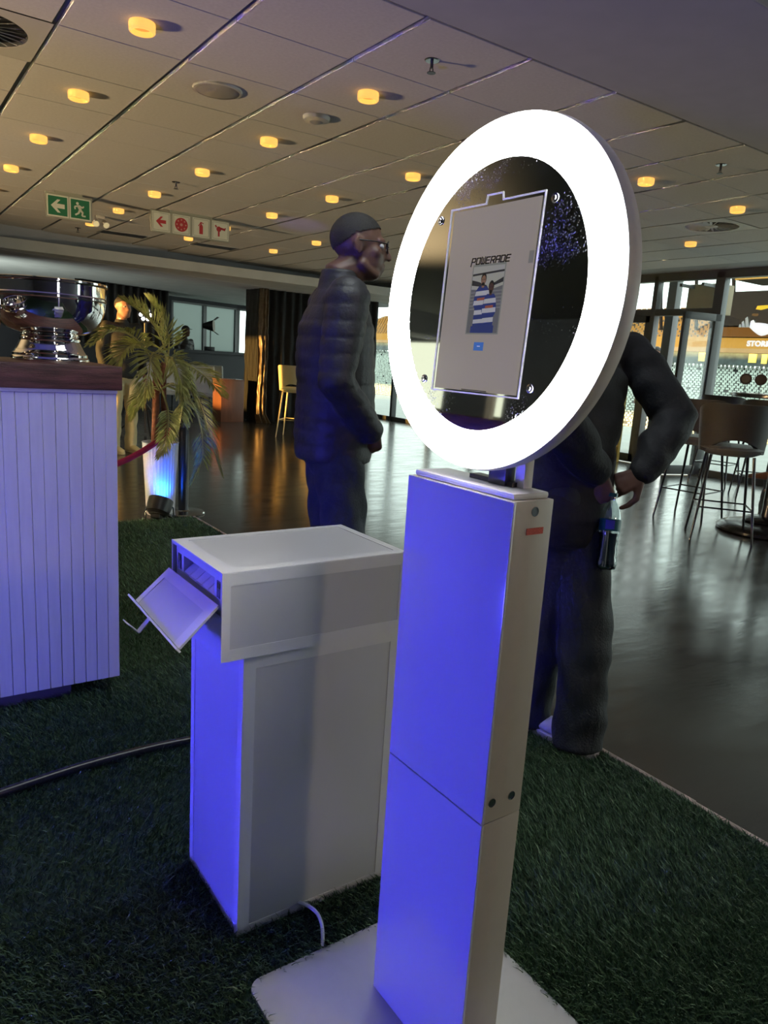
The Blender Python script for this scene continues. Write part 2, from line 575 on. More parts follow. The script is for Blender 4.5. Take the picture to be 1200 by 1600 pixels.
bx(bm, (-6.2, -5.4, 0), (WX + 0.1, -5.2, 3.0))
struct('wall_back', bm, M['wall'], 'grey painted wall behind the camera', 'wall')
# unseen stadium storeys above this room, extended to shade the lower stand
bm = bmesh.new()
bx(bm, (-6.2, -60, 2.9), (WX + 0.3, 230, 12.6))
struct('wall_upper', bm, M['concrete'], 'unseen concrete storeys above the room, extended to shade the opposite seats', 'wall')

bm = bmesh.new()
bx(bm, (-6.2, -5.2, H + 0.022), (WX, 12.6, H + 0.2))
ceil = struct('ceiling', bm, M['ceil_slab'], 'suspended ceiling of square pale tiles in recessed grid lines', 'ceiling')
me_bm = bmesh.new()
bx(me_bm, (-0.286, -0.2975, 0), (0.286, 0.2975, 0.020), 0.002, seg=1)
tile_me = bpy.data.meshes.new('ceiling_tile')
me_bm.to_mesh(tile_me)
me_bm.free()
tile_me.materials.append(M['ceil_tile'])


def soffit_y(x):
    return 10.50 + 0.195 * x


DIFF = [(0.5, 4.238), (6.5, 4.238)]
for i in range(-3, 14):
    for j in range(0, 16):
        x, y = 1.10 + 0.6 * i, 3.034 + 0.602 * j
        if x > WX - 0.3 or y > soffit_y(x) + 0.25:
            continue
        if any(abs(x - a) < 0.2 and abs(y - b) < 0.2 for a, b in DIFF):
            continue
        piece('ceiling_tile', tile_me, (x, y, H), ceil)
# smooth plaster band nearer the camera
bm = bmesh.new()
bx(bm, (-6.0, 1.78, H - 0.004), (WX - 0.02, 2.715, H + 0.05), 0.006)
bx(bm, (-6.0, -5.2, H + 0.015), (WX - 0.02, 1.755, H + 0.05), 0.004)
struct('ceiling_band', bm, M['ceil_plain'], 'smooth plaster ceiling band above the ring light', 'ceiling')
# slanted soffit where the tiled ceiling ends, and the lower ceiling beyond
bm = bmesh.new()
for (xa, xb) in ((-6.0, WX),):
    ya, yb = soffit_y(xa), soffit_y(xb)
    for z0, z1, d0, d1 in ((2.36, 2.80, 0.0, 0.9),):
        vs = [(xa, ya, z1), (xb, yb, z1), (xb, yb + 0.45, z0), (xa, ya + 0.45, z0), (xa, ya + 1.2, z0), (xb, yb + 1.2, z0), (xb, yb + 1.2, z1), (xa, ya + 1.2, z1)]
        V = [bm.verts.new(v) for v in vs]
        for f in ((0, 1, 2, 3), (3, 2, 5, 4), (4, 5, 6, 7), (7, 6, 1, 0), (0, 3, 4, 7), (1, 6, 5, 2)):
            bm.faces.new([V[i] for i in f])
struct('ceiling_soffit', bm, M['ceil_plain'], 'sloping plaster edge where the tiled ceiling ends', 'ceiling')
bm = bmesh.new()
bx(bm, (-6.0, 11.0, 2.365), (WX, 20.0, 2.5))
struct('ceiling_far', bm, M['ceil_far'], 'lower pale ceiling at the far end of the room', 'ceiling')

# ------------------------------------------------------------------ glass wall on the right
def glass_wall():
    bm = bmesh.new()
    bx(bm, (WX - 0.06, -5.2, H - 0.085), (WX + 0.06, 18.5, H + 0.05), 0.006)      # header
    root = struct('window_1', bm, M['frame'], 'dark framed glass wall with doors along the right side', 'window')
    for y, wd in ((5.72, 0.13), (6.68, 0.07), (7.75, 0.09), (9.0, 0.07), (10.3, 0.07), (11.6, 0.07), (12.9, 0.07), (14.2, 0.07), (15.5, 0.07), (16.8, 0.07), (2.9, 0.09), (0.4, 0.09), (-2.2, 0.09)):
        bm = bmesh.new()
        bx(bm, (WX - 0.06, y - wd / 2, 0), (WX + 0.06, y + wd / 2, H), 0.005)
        finish('mullion', bm, M['frame'], root, 40)
    bm = bmesh.new()
    bx(bm, (WX - 0.05, 5.72, 2.10), (WX + 0.05, 7.75, 2.19), 0.005)
    finish('transom', bm, M['frame'], root, 40)
    bm = bmesh.new()
    bx(bm, (WX - 0.05, -5.2, 0.0), (WX + 0.05, 5.72, 0.09), 0.005)
    finish('bottom_rail', bm, M['frame'], root, 40)
    bm = bmesh.new()
    bx(bm, (WX - 0.05, 7.75, 0.0), (WX + 0.05, 18.5, 0.09), 0.005)
    finish('bottom_rail', bm, M['frame'], root, 40)
    ys = [-5.2, -2.2, 0.4, 2.9, 5.72]
    for a, b in zip(ys, ys[1:]):
        box_obj('pane', (WX - 0.006, a, 0.05), (WX + 0.006, b, H), M['glass'], root)
    for a, b in ((5.72, 6.68), (6.68, 7.75)):
        box_obj('pane', (WX - 0.006, a, 2.15), (WX + 0.006, b, H), M['glass'], root)
    ys = [7.75, 9.0, 10.3, 11.6, 12.9, 14.2, 15.5, 16.8, 18.5]
    for a, b in zip(ys, ys[1:]):
        box_obj('pane', (WX - 0.006, a, 0.05), (WX + 0.006, b, H), M['glass'], root)
    # marks printed on the big pane
    O = Vector((WX - 0.012, 0, 0))

    def mark(name, polys, m):
        b = bmesh.new()
        for po in polys:
            prism(b, [(-y, z) for y, z in po], O, (0, -1, 0), (0, 0, 1), (-1, 0, 0), 0.004)
        return finish(name, b, m, root)
    # three slanted bars in a triangle
    mark('three_bar_mark', [[(5.405, 1.945), (5.375, 1.945), (5.388, 1.985), (5.402, 1.975)],
                            [(5.362, 1.945), (5.325, 1.945), (5.352, 2.025), (5.374, 2.008)],
                            [(5.312, 1.945), (5.272, 1.945), (5.308, 2.075), (5.334, 2.055)]], M['deco_grey'])
    po = [(5.255, 2.02)]
    for t in np.linspace(0, 1, 14):
        po.append((5.262 - 0.36 * t, 1.945 - 0.115 * math.sin(min(1, t * 1.6) * PI / 2) + 0.14 * max(0, t - 0.45)))
    for t in np.linspace(1, 0, 10):
        po.append((5.20 - 0.30 * t, 2.0 - 0.065 * t + 0.02 * math.sin(t * PI)))
    po.append((5.225, 2.035))
    mark('swoosh_emblem', [po], M['deco_white'])
    mark('flame_emblem', [[(5.215, 2.165), (5.15, 2.155), (5.02, 2.185), (4.98, 2.215), (5.10, 2.21), (5.20, 2.205)]], M['deco_yellow'])
    c = bpy.data.curves.new('lettering', 'FONT')
    c.body = 'STORMERS'
    c.size = 0.092
    c.extrude = 0.002
    c.offset = 0.004
    c.space_character = 1.08
    me = text_mesh(c)
    me.transform(Matrix(((0, 0, -1, WX - 0.014), (-1, 0, 0, 5.262), (0, 1, 0, 1.715), (0, 0, 0, 1))))
    me.materials.append(M['deco_white'])
    o = bpy.data.objects.new('lettering', me)
    COL.objects.link(o)
    o.parent = root
    return root


def text_mesh(c):
    o = bpy.data.objects.new('tmp', c)
    COL.objects.link(o)
    bpy.context.view_layer.update()
    me = bpy.data.meshes.new_from_object(o.evaluated_get(bpy.context.evaluated_depsgraph_get()))
    bpy.data.objects.remove(o)
    return me


glass_wall()


def door_leaf(name, label, p0, p1, z1=2.1):
    """framed glass door leaf standing between two floor points"""
    p0, p1 = Vector((*p0, 0)), Vector((*p1, 0))
    d = (p1 - p0)
    L = d.length
    ang = math.atan2(d.y, d.x)
    T = Matrix.Translation(p0) @ Matrix.Rotation(ang, 4, 'Z')

    def part(nm, lo, hi, m, par, bev=0.004):
        b = bmesh.new()
        for v in bx(b, lo, hi, bev):
            v.co = T @ v.co
        return finish(nm, b, m, par, 40 if bev else None)
    b = bmesh.new()
    for lo, hi in (((0, -0.025, 0.01), (0.09, 0.025, z1)), ((L - 0.09, -0.025, 0.01), (L, 0.025, z1)), ((0, -0.025, z1 - 0.09), (L, 0.025, z1)), ((0, -0.025, 0.01), (L, 0.025, 0.13))):
        for v in bx(b, lo, hi, 0.003):
            v.co = T @ v.co
    root = finish(name, b, M['frame'], None, 40)
    tag(root, label, 'door', None, 'structure')
    part('pane', (0.08, -0.005, 0.12), (L - 0.08, 0.005, z1 - 0.08), M['glass'], root, 0)
    part('handle', (L - 0.06, -0.06, 0.85), (L - 0.04, -0.03, 1.25), M['steel'], root)
    return root, part, L


d1, dpart, dL = door_leaf('door_1', 'open glass door leaf swung into the room with closer arm', (WX - 0.07, 5.64), (8.58, 5.80))
dpart('door_closer', (0.02, -0.07, 2.02), (0.30, -0.025, 2.09), M['steel'], d1)
d2, _, _ = door_leaf('door_2', 'closed glass door leaf beside the open one', (WX, 6.72), (WX, 7.70))

# ------------------------------------------------------------------ far windows and dark counter at the far end
FW = [(1.5, 15.1), (5.70, 16.75), (6.62, 17.12), (7.53, 17.5)]
bm = bmesh.new()


def wall_seg(bm, a, b, z0, z1, t=0.12, sh=0.0):
    a, b = Vector((*a, 0)), Vector((*b, 0))
    n = Vector((-(b - a).y, (b - a).x, 0)).normalized()
    vs = []
    for z in (z0, z1):
        for p in (a + n * sh, b + n * sh, b + n * (sh + t), a + n * (sh + t)):
            vs.append(bm.verts.new((p.x, p.y, z)))
    for f in ((3, 2, 1, 0), (4, 5, 6, 7), (0, 1, 5, 4), (1, 2, 6, 5), (2, 3, 7, 6), (3, 0, 4, 7)):
        bm.faces.new([vs[i] for i in f])


END = (7.60, 17.52)
TURN = (9.2, 17.75)
wall_seg(bm, (-6.1, 13.4), FW[1], 0, 2.5)
wall_seg(bm, FW[1], END, 0, 1.22)
wall_seg(bm, FW[1], END, 2.28, 2.5)
wall_seg(bm, END, TURN, 0, 1.22)
wall_seg(bm, END, TURN, 2.28, 2.5)
struct('wall_far', bm, M['dark_wall'], 'dark far wall with pale windows above a low sill', 'wall')
M['blind'] = mat('pale_blind', (0.36, 0.40, 0.39), 0.8)
nt = M['blind'].node_tree
tl = nt.nodes.new('ShaderNodeBsdfTranslucent')
tl.inputs[0].default_value = (0.47, 0.52, 0.505, 1)
nt.links.new(tl.outputs[0], nt.nodes['Material Output'].inputs[0])


def far_window(n, label, a, b, m):
    q = bmesh.new()
    for t0, t1 in ((0, 0.05), (0.95, 1)):
        pa = (a[0] + (b[0] - a[0]) * t0, a[1] + (b[1] - a[1]) * t0)
        pb = (a[0] + (b[0] - a[0]) * t1, a[1] + (b[1] - a[1]) * t1)
        wall_seg(q, pa, pb, 1.22, 2.28, 0.1)
    wall_seg(q, a, b, 2.24, 2.28, 0.1)
    o = finish('window_%d' % n, q, M['frame'])
    tag(o, label, 'window', None, 'structure')
    q = bmesh.new()
    wall_seg(q, a, b, 1.22, 2.26, 0.012, 0.05)
    finish('pane', q, m, o)


far_window(2, 'pale blinded far window behind the person in a cap', FW[1], FW[2], M['blind'])
far_window(3, 'pale blinded far window behind the lamp on its stand', FW[2], END, M['blind'])
far_window(4, 'clear narrow far window beside the black curtain', END, TURN, M['glass'])
# bar in front of those windows
t = thing('bar_counter', 'dark bar counter below the pale far windows', 'counter', (5.0, 16.0, 0))
q = bmesh.new()
wall_seg(q, (3.2, 14.75), (7.9, 16.65), 0, 1.16, 0.22)
finish('body', q, M['dark_wall'], t)
q = bmesh.new()
wall_seg(q, (3.15, 14.67), (7.95, 16.60), 1.16, 1.22, 0.36)
finish('countertop', q, M['dark_wall'], t)
# black drape to the left of the windows
t = thing('dark_drape', 'dark drape hanging left of the pale far windows', 'curtain', (5.4, 16.4, 0))
q = bmesh.new()
pts = []
for k in range(60):
    s = k / 59
    x, y = 3.2 + 2.0 * s, 14.75 + 0.80 * s - 0.1
    pts.append((x + 0.0, y + 0.05 * math.sin(k * 1.3) - 0.03))
for (a, b) in zip(pts, pts[1:]):
    vs = [q.verts.new((*a, 1.23)), q.verts.new((*b, 1.23)), q.verts.new((*b, 2.36)), q.verts.new((*a, 2.36))]
    q.faces.new(vs)
bmesh.ops.remove_doubles(q, verts=q.verts, dist=1e-4)
bmesh.ops.solidify(q, geom=q.faces, thickness=0.006)
finish('fabric', q, M['curtain'], t, 180)

# ------------------------------------------------------------------ outside: opposite stand of the stadium
def stand():
    t = thing('stadium_stand', 'opposite stadium stand with pale seats below and sunlit upper tier', 'stand', (100, 60, -12))
    q = bmesh.new()
    bx(q, (97, 15, -12), (99, 190, -9))
    # lower raking, ribbon ledge, upper raking, roof
    def rake(x0, z0, x1, z1, y0, y1, th=1.0):
        vs = [q.verts.new(v) for v in ((x0, y0, z0), (x0, y1, z0), (x1, y1, z1), (x1, y0, z1), (x0, y0, z0 - th), (x0, y1, z0 - th), (x1, y1, z1 - th), (x1, y0, z1 - th))]
        for f in ((0, 1, 2, 3), (7, 6, 5, 4), (0, 4, 5, 1), (1, 5, 6, 2), (2, 6, 7, 3), (3, 7, 4, 0)):
            q.faces.new([vs[i] for i in f])
    rake(98, -9, 116, 3.7, 15, 190)
    rake(115, 8.2, 130, 14.4, 15, 190)
    finish('terraces', q, M['concrete'], t)
    q = bmesh.new()
    for r_ in range(36):
        f = r_ / 35
        x, z = 98.3 + 17.3 * f, -8.9 + 12.6 * f
        for k in range(190):
            y = 50 + k * 0.72 + rng.uniform(-.06, .06)
            if rng.random() < 0.04:
                continue
            bx(q, (x, y, z), (x + 0.10, y + 0.50, z + 0.27 + rng.uniform(0, 0.10)))
    o = finish('lower_seats', q, M['seat_white'], t, fix=False)
    o['kind'] = 'stuff'
    q = bmesh.new()
    for r_ in range(14):
        f = r_ / 13
        x, z = 115.5 + 14 * f, 8.3 + 6.0 * f
        for k in range(110):
            y = 50 + k * 1.25 + rng.uniform(-.06, .06)
            bx(q, (x, y, z), (x + 0.15, y + 1.0, z + 0.42))
    o = finish('upper_seats', q, M['seat_gold'], t, fix=False)
    o['kind'] = 'stuff'
    q = bmesh.new()
    bx(q, (113.8, 15, 4.0), (116, 190, 5.9))
    finish('ribbon_board', q, M['led_board'], t)
    q = bmesh.new()
    bx(q, (113.4, 15, 5.9), (116, 190, 6.6))
    finish('ledge', q, M['concrete'], t)
    q = bmesh.new()
    bx(q, (113.7, 15, 6.6), (116, 190, 8.3))
    finish('fascia', q, M['stand_yellow'], t)
    q = bmesh.new()
    for y0 in (52.5, 58.2, 61.5, 63.2, 71.5, 76.0, 84, 96, 112, 130, 150):
        bx(q, (113.6, y0, 4.3 + rng.uniform(0, .3)), (113.9, y0 + rng.uniform(.6, 1.6), 5.8))
    o = finish('ribbon_lamps', q, M['led_yellow'], t)
    o['kind'] = 'stuff'
    q = bmesh.new()
    bx(q, (112.5, 15, 8.3), (116, 69.5, 9.9))
    finish('suite_band', q, M['stand_brown'], t)
    q = bmesh.new()
    bx(q, (111, 15, 9.9), (116, 69.0, 15.0))  # dark block drawn where the opposite roof lies in shade
    finish('roof_shade', q, M['stand_shade'], t)
    q = bmesh.new()
    bx(q, (110, 15, 16.6), (118, 66.5, 17.7))
    finish('roof_edge', q, M['stand_yellow'], t)
    for k, y0 in enumerate((70.3, 77, 84, 92, 101, 112, 124, 137)):
        q = bmesh.new()
        cyl(q, (118, y0, 9.7), (116, y0 + 0.2, 19), 0.28, seg=8)
        cyl(q, (117.5, y0 + 0.1, 13), (122, y0 + 4, 19), 0.16, seg=6)
        finish('roof_column', q, M['stand_shade'], t)
    q = bmesh.new()
    for z0 in (19.2, 21.2, 23.2):
        bx(q, (120, 68, z0), (121, 190, z0 + 0.22))
    o = finish('roof_rails', q, M['concrete'], t)
    o['kind'] = 'stuff'
    q = bmesh.new()
    bx(q, (16.5, -10, -9.3), (97, 200, -9.0))
    o = finish('pitch', q, M['turf'], t)


stand()
# beige service box over the open door, outside
t = thing('service_box', 'beige box hanging outside above the open glass door', 'box', (9.75, 6.25, 2.2))
q = bmesh.new()
bx(q, (9.6, 6.00, 2.16), (9.95, 6.48, 2.56), 0.01)
finish('casing', q, M['beige'], t, 40)
for yy in (6.05, 6.38):
    q = bmesh.new()
    bx(q, (9.30, yy, 2.50), (9.61, yy + 0.04, 2.54))
    finish('wall_bracket', q, M['frame'], t)
# outside post
bm = bmesh.new()
bx(bm, (10.4, 7.22, -0.02), (10.55, 7.37, 2.9), 0.01)
tag(finish('balcony_post', bm, M['frame'], None, 40), 'grey post outside seen left of the open door', 'post')

# ------------------------------------------------------------------ photo booth with ring light
def ring_booth():
    root = thing('photo_booth', 'white photo booth stand with bright ring light around a mirrored touchscreen', 'photo booth', (0.80, 0.88, 0))
    # base plate with rounded corners on the turf
    q = bmesh.new()
    x0, x1, y0, y1, r = 0.545, 1.055, 0.62, 1.142, 0.03
    po = []
    for cx, cy, a0 in ((x1 - r, y1 - r, 0), (x0 + r, y1 - r, 90), (x0 + r, y0 + r, 180), (x1 - r, y0 + r, 270)):
        for k in range(7):
            a = math.radians(a0 + 15 * k)
            po.append((cx + r * math.cos(a), cy + r * math.sin(a)))
    prism(q, po, (0, 0, 0.006), (1, 0, 0), (0, 1, 0), (0, 0, 1), 0.008)
    finish('base_plate', q, M['white_paint'], root)
    # column: two white boxes, sides tinted for warm dim light, glossy front panels
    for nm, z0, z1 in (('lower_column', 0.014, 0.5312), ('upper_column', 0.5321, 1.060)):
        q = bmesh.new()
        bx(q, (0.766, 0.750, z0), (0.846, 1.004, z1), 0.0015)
        c = finish(nm, q, M['column_side_shaded'], root, 40)
        q = bmesh.new()
        bx(q, (0.760, 0.7485, z0 + 0.001), (0.7655, 1.006, z1 - 0.0005), 0.001)
        finish('front_panel', q, M['white_gloss'], c, 40)
    up = c
    # recessed lid on top
    q = bmesh.new()
    bx(q, (0.7675, 0.757, 1.0605), (0.842, 0.998, 1.0705), 0.004)
    finish('top_lid', q, M['white_paint'], root, 40)
    for (x, z) in ((0.807, 1.043), (0.779, 0.567), (0.822, 0.567)):
        q = bmesh.new()
        lathe(q, [(0, 0.0006), (0.0062, 0.0006), (0.0062, 0.0012), (0.0075, 0.0012), (0.0075, 0.0)], (x, 0.7500, z), 20, Matrix.Rotation(PI / 2, 3, 'X'))
        b = finish('bolt', q, M['steel'], up, 40)
    q = bmesh.new()
    bx(q, (0.793, 0.7485, 1.008), (0.828, 0.7497, 1.018))
    o = finish('red_badge', q, M['red_mark'], up)
    # post and black bracket carrying the ring
    q = bmesh.new()
    bx(q, (0.815, 0.786, 1.0706), (0.834, 0.806, 1.33), 0.0015)
    bx(q, (0.806, 0.780, 1.25), (0.834, 0.96, 1.33), 0.002)
    finish('post', q, M['white_paint'], root, 40)
    q = bmesh.new()
    bx(q, (0.800, 0.812, 1.0706), (0.822, 0.850, 1.102), 0.002)
    bx(q, (0.805, 0.80, 1.0706), (0.828, 0.90, 1.078), 0.001)
    finish('bracket', q, M['dark_steel'], root, 40)
    # ring frame: axes a (to the right seen from the front), b up, n towards the viewer of the screen
    C = Vector((0.775, 0.8689, 1.3524))
    n = Vector((-0.9985, 0.0181, 0.0511)).normalized()
    a = Vector((0, 0, 1)).cross(n).normalized()
    b = n.cross(a)
    A = Matrix((a, b, n)).transposed()
    R, r = 0.2578, 0.2006
    q = bmesh.new()
    lathe(q, [(0, -0.038), (R - 0.012, -0.038), (R + 0.002, -0.030), (R + 0.004, -0.016), (R + 0.002, -0.0045), (R - 0.004, -0.0045), (R - 0.004, -0.008), (0, -0.008)], C, 96, A)
    finish('ring_housing', q, M['white_paint'], root, 30)
    q = bmesh.new()
    lathe(q, [(r, -0.0055), (r, 0.0), (r + 0.003, 0.0015), (R - 0.004, 0.0015), (R, -0.001), (R, -0.0042), (r, -0.0055)], C, 128, A)
    lm = finish('ring_diffuser', q, M['ring_light'], root, 30)
    q = bmesh.new()
    lathe(q, [(0, -0.0075), (r - 0.0005, -0.0075), (r - 0.0005, -0.0035), (0, -0.0035)], C, 96, A)
    mir = finish('mirror_glass', q, M['mirror'], root, 30)
    # LED beads glinting inside the far rim
    q = bmesh.new()
    for k in range(15):
        for rad, dt, rr in ((r - 0.0035, 0.0, 0.0011),):
            t = math.radians(176 + 4.6 * k) + dt
            ell(q, C + a * (rad * math.cos(t)) + b * (rad * math.sin(t)) + n * -0.0025, rr, rr, rr, seg=8)
    o = finish('led_beads', q, M['led_dot'], mir)
    o['kind'] = 'stuff'
    # screen
    e = 0.0035
    S0 = C + n * (-0.0034)
    q = bmesh.new()
    prism(q, [(-0.098, -0.1405), (0.094, -0.1405), (0.094, 0.1345), (-0.098, 0.1345)], S0, a, b, n, 0.0012)
    scr = finish('touchscreen', q, M['screen'], root)
    T0 = S0 + n * 0.00125
    # etched outline with the camera notch
    outl = [(-0.1058, -0.1440), (0.0988, -0.1440), (0.0995, 0.1405), (0.0135, 0.1405), (0.0112, 0.1508), (-0.0226, 0.1508), (-0.0240, 0.1390), (-0.1068, 0.1395)]
    q = bmesh.new()
    m_ = len(outl)
    ctr = Vector((-0.003, 0.0, 0))
    w_ = 0.0011
    for i in range(m_):
        p, s = Vector((*outl[i], 0)), Vector((*outl[(i + 1) % m_], 0))
        d = (s - p).normalized()
        nn = Vector((-d.y, d.x, 0)) * w_
        p2, s2 = p - d * w_, s + d * w_
        prism(q, [(p2.x - nn.x, p2.y - nn.y), (s2.x - nn.x, s2.y - nn.y), (s2.x + nn.x, s2.y + nn.y), (p2.x + nn.x, p2.y + nn.y)], S0, a, b, n, 0.0010 + 0.00005 * i)
    finish('etched_outline', q, M['outline'], mir)
    # word on the screen, sheared wide capitals
    glyph = {'P': [[(0, -.25), (0, .92), (.9, .92), (1, .8), (1, .5), (.9, .38), (.1, .38)]], 'O': [[(0, .1), (0, .92), (1, .92), (1, .0), (.1, .0), (0, .1)]],
             'W': [[(0, 1), (0, .12), (.1, 0), (.5, 0), (.5, .85)], [(.5, 0), (.9, 0), (1, .1), (1, 1)]], 'E': [[(1, .92), (.1, .92), (0, .8), (0, .0), (1, 0)], [(.1, .47), (.9, .47)]],
             'R': [[(0, 0), (0, .92), (.9, .92), (1, .8), (1, .55), (.9, .42), (.3, .42)], [(.5, .42), (1, 0)]], 'A': [[(0, 0), (0, .8), (.1, .92), (1, .92), (1, 0)], [(.0, .42), (1, .42)]],
             'D': [[(0, 0), (0, .92), (.88, .92), (1, .8), (1, .12), (.88, 0), (0, 0)]]}
    q = bmesh.new()
    hgt, wl_, pitch = 0.0098, 0.0078, 0.01105
    for i, ch in enumerate('POWERADE'):
        for pl in glyph[ch]:
            for p, s in zip(pl, pl[1:]):
                p_, s_ = [Vector((-0.0410 + i * pitch + u * wl_ + 0.0022 * v, 0.0508 + v * hgt, 0)) for u, v in (p, s)]
                d = (s_ - p_).normalized()
                nn = Vector((-d.y, d.x, 0)) * (0.00085 if abs(d.y) < .5 else 0.0011)
                p_, s_ = p_ - d * 0.0007, s_ + d * 0.0007
                prism(q, [((p_ - nn).x, (p_ - nn).y), ((s_ - nn).x, (s_ - nn).y), ((s_ + nn).x, (s_ + nn).y), ((p_ + nn).x, (p_ + nn).y)], T0, a, b, n, 0.0003)
    o = finish('lettering', q, M['ink'], scr)
    # the picture on the screen: two people in hooped shirts in front of a stadium stand
    pm = {}
    for nm, col in (('sky', (0.20, 0.20, 0.17)), ('roof', (0.02, 0.02, 0.022)), ('stand', (0.075, 0.075, 0.078)), ('stand2', (0.12, 0.12, 0.115)), ('skin1', (0.13, 0.075, 0.05)), ('skin2', (0.045, 0.024, 0.018)), ('hair', (0.008, 0.008, 0.009)),
                    ('blue', (0.018, 0.026, 0.095)), ('white', (0.25, 0.25, 0.25)), ('red', (0.17, 0.05, 0.035)), ('rim', (0.12, 0.125, 0.11))):
        pm[nm] = mat('picture_' + nm, tuple(x * 0.3 for x in col), 0.2, emis=col, estr=1.0)
    lay = [0]
    px0, py0, pw, ph = -0.0335, -0.0520, 0.0705, 0.0990

    def flat(nm, polys, mkey, par=None):
        lay[0] += 1
        g = bmesh.new()
        for po_ in polys:
            prism(g, [(px0 + pw * x, py0 + ph * y) for x, y in po_], T0 + n * (0.00006 * lay[0]), a, b, n, 0.00005)
        return finish(nm, g, pm[mkey], par or scr)
    pic = flat('picture', [[(-.03, -.02), (1.03, -.02), (1.03, 1.03), (-.03, 1.03)]], 'rim')
    flat('picture_sky', [[(0, 0), (1, 0), (1, 1), (0, 1)]], 'sky')
    flat('picture_roof', [[(0, .86), (1, .90), (1, .93), (0, .89)], [(0, .80), (.22, .77), (.5, .71), (.5, .68), (0, .72)], [(1, .82), (.7, .74), (.7, .70), (1, .75)]], 'roof')
    flat('picture_stand', [[(0, .0), (1, .0), (1, .70), (.6, .64), (0, .66)]], 'stand')
    flat('picture_rows', [[(0, .60 - .05 * i), (1, .62 - .05 * i), (1, .635 - .05 * i), (0, .615 - .05 * i)] for i in range(6)], 'stand2')

    def oval(cx, cy, rx, ry, n_=14):
        return [(cx + rx * math.cos(2 * PI * i / n_), cy + ry * math.sin(2 * PI * i / n_)) for i in range(n_)]

    def body(cx, top, wd, bot):
        return [(cx - wd * .30, top), (cx + wd * .30, top), (cx + wd * .5, top - .07), (cx + wd * .62, top - .26), (cx + wd * .45, top - .33), (cx + wd * .45, bot), (cx - wd * .45, bot), (cx - wd * .45, top - .33), (cx - wd * .62, top - .26), (cx - wd * .5, top - .07)]
    for cx, top, wd, sk in ((.38, .70, .44, 'skin1'), (.66, .58, .38, 'skin2')):
        flat('picture_shirt', [body(cx, top, wd, .02)], 'blue')
        flat('picture_hoops', [[(cx - wd * f0, top - o0), (cx + wd * f0, top - o0 + .015), (cx + wd * f1, top - o1 + .015), (cx - wd * f1, top - o1)] for f0, f1, o0, o1 in ((.47, .53, .075, .145), (.56, .58, .215, .285), (.45, .45, .36, .43), (.45, .45, .50, .56))], 'white')
        flat('picture_band', [[(cx - wd * .33, top - .175), (cx + wd * .33, top - .165), (cx + wd * .33, top - .205), (cx - wd * .33, top - .215)]], 'red')
        flat('picture_hair', [oval(cx, top + .11, .088, .088)], 'hair')
        flat('picture_face', [oval(cx, top + .085, .074, .078), [(cx - .04, top - .02), (cx + .04, top - .02), (cx + .04, top + .04), (cx - .04, top + .04)]], sk)
        flat('picture_beard', [oval(cx, top + .032, .05, .026), oval(cx - .03, top + .1, .012, .008), oval(cx + .03, top + .1, .012, .008)], 'hair')
    flat('picture_shorts', [[(.14, .0), (.88, .0), (.88, .11), (.14, .10)]], 'blue')
    # blue button, right tab, home bar
    g = bmesh.new()
    prism(g, [(-0.0118, -0.0786), (0.0105, -0.0786), (0.0105, -0.0660), (-0.0118, -0.0660)], T0, a, b, n, 0.0002)
    bt = finish('button', g, M['screen_blue'], scr)
    g = bmesh.new()
    prism(g, [(-0.004, -0.0728), (0.003, -0.0728), (0.003, -0.0715), (-0.004, -0.0715)], T0 + n * .00022, a, b, n, 0.0002)
    o = finish('button_mark', g, M['outline'], scr)
    g = bmesh.new()
    prism(g, [(0.084, 0.045), (0.0935, 0.045), (0.0935, 0.062), (0.084, 0.062)], T0, a, b, n, 0.0002)
    finish('side_tab', g, mat('tab_grey', (0.05, 0.05, 0.045), 0.2, emis=(0.12, 0.115, 0.10), estr=1), scr)
    g = bmesh.new()
    prism(g, [(-0.029, -0.1398), (0.030, -0.1398), (0.030, -0.1385), (-0.029, -0.1385)], T0, a, b, n, 0.0002)
    finish('home_bar', g, M['ink'], scr)
    # clear round standoff caps
    for (u, v) in ((0.1195, 0.1278), (0.1205, -0.1285), (-0.133, 0.127), (-0.131, -0.128)):
        g = bmesh.new()
        lathe(g, [(0, 0.004), (0.0030, 0.004), (0.0036, 0.0025), (0.0062, 0.002), (0.0070, 0.0006), (0.0070, 0)], C + a * u + b * v + n * -0.0034, 20, A)
        finish('cap_screw', g, M['steel'], mir, 40)
    return root


ring_booth()


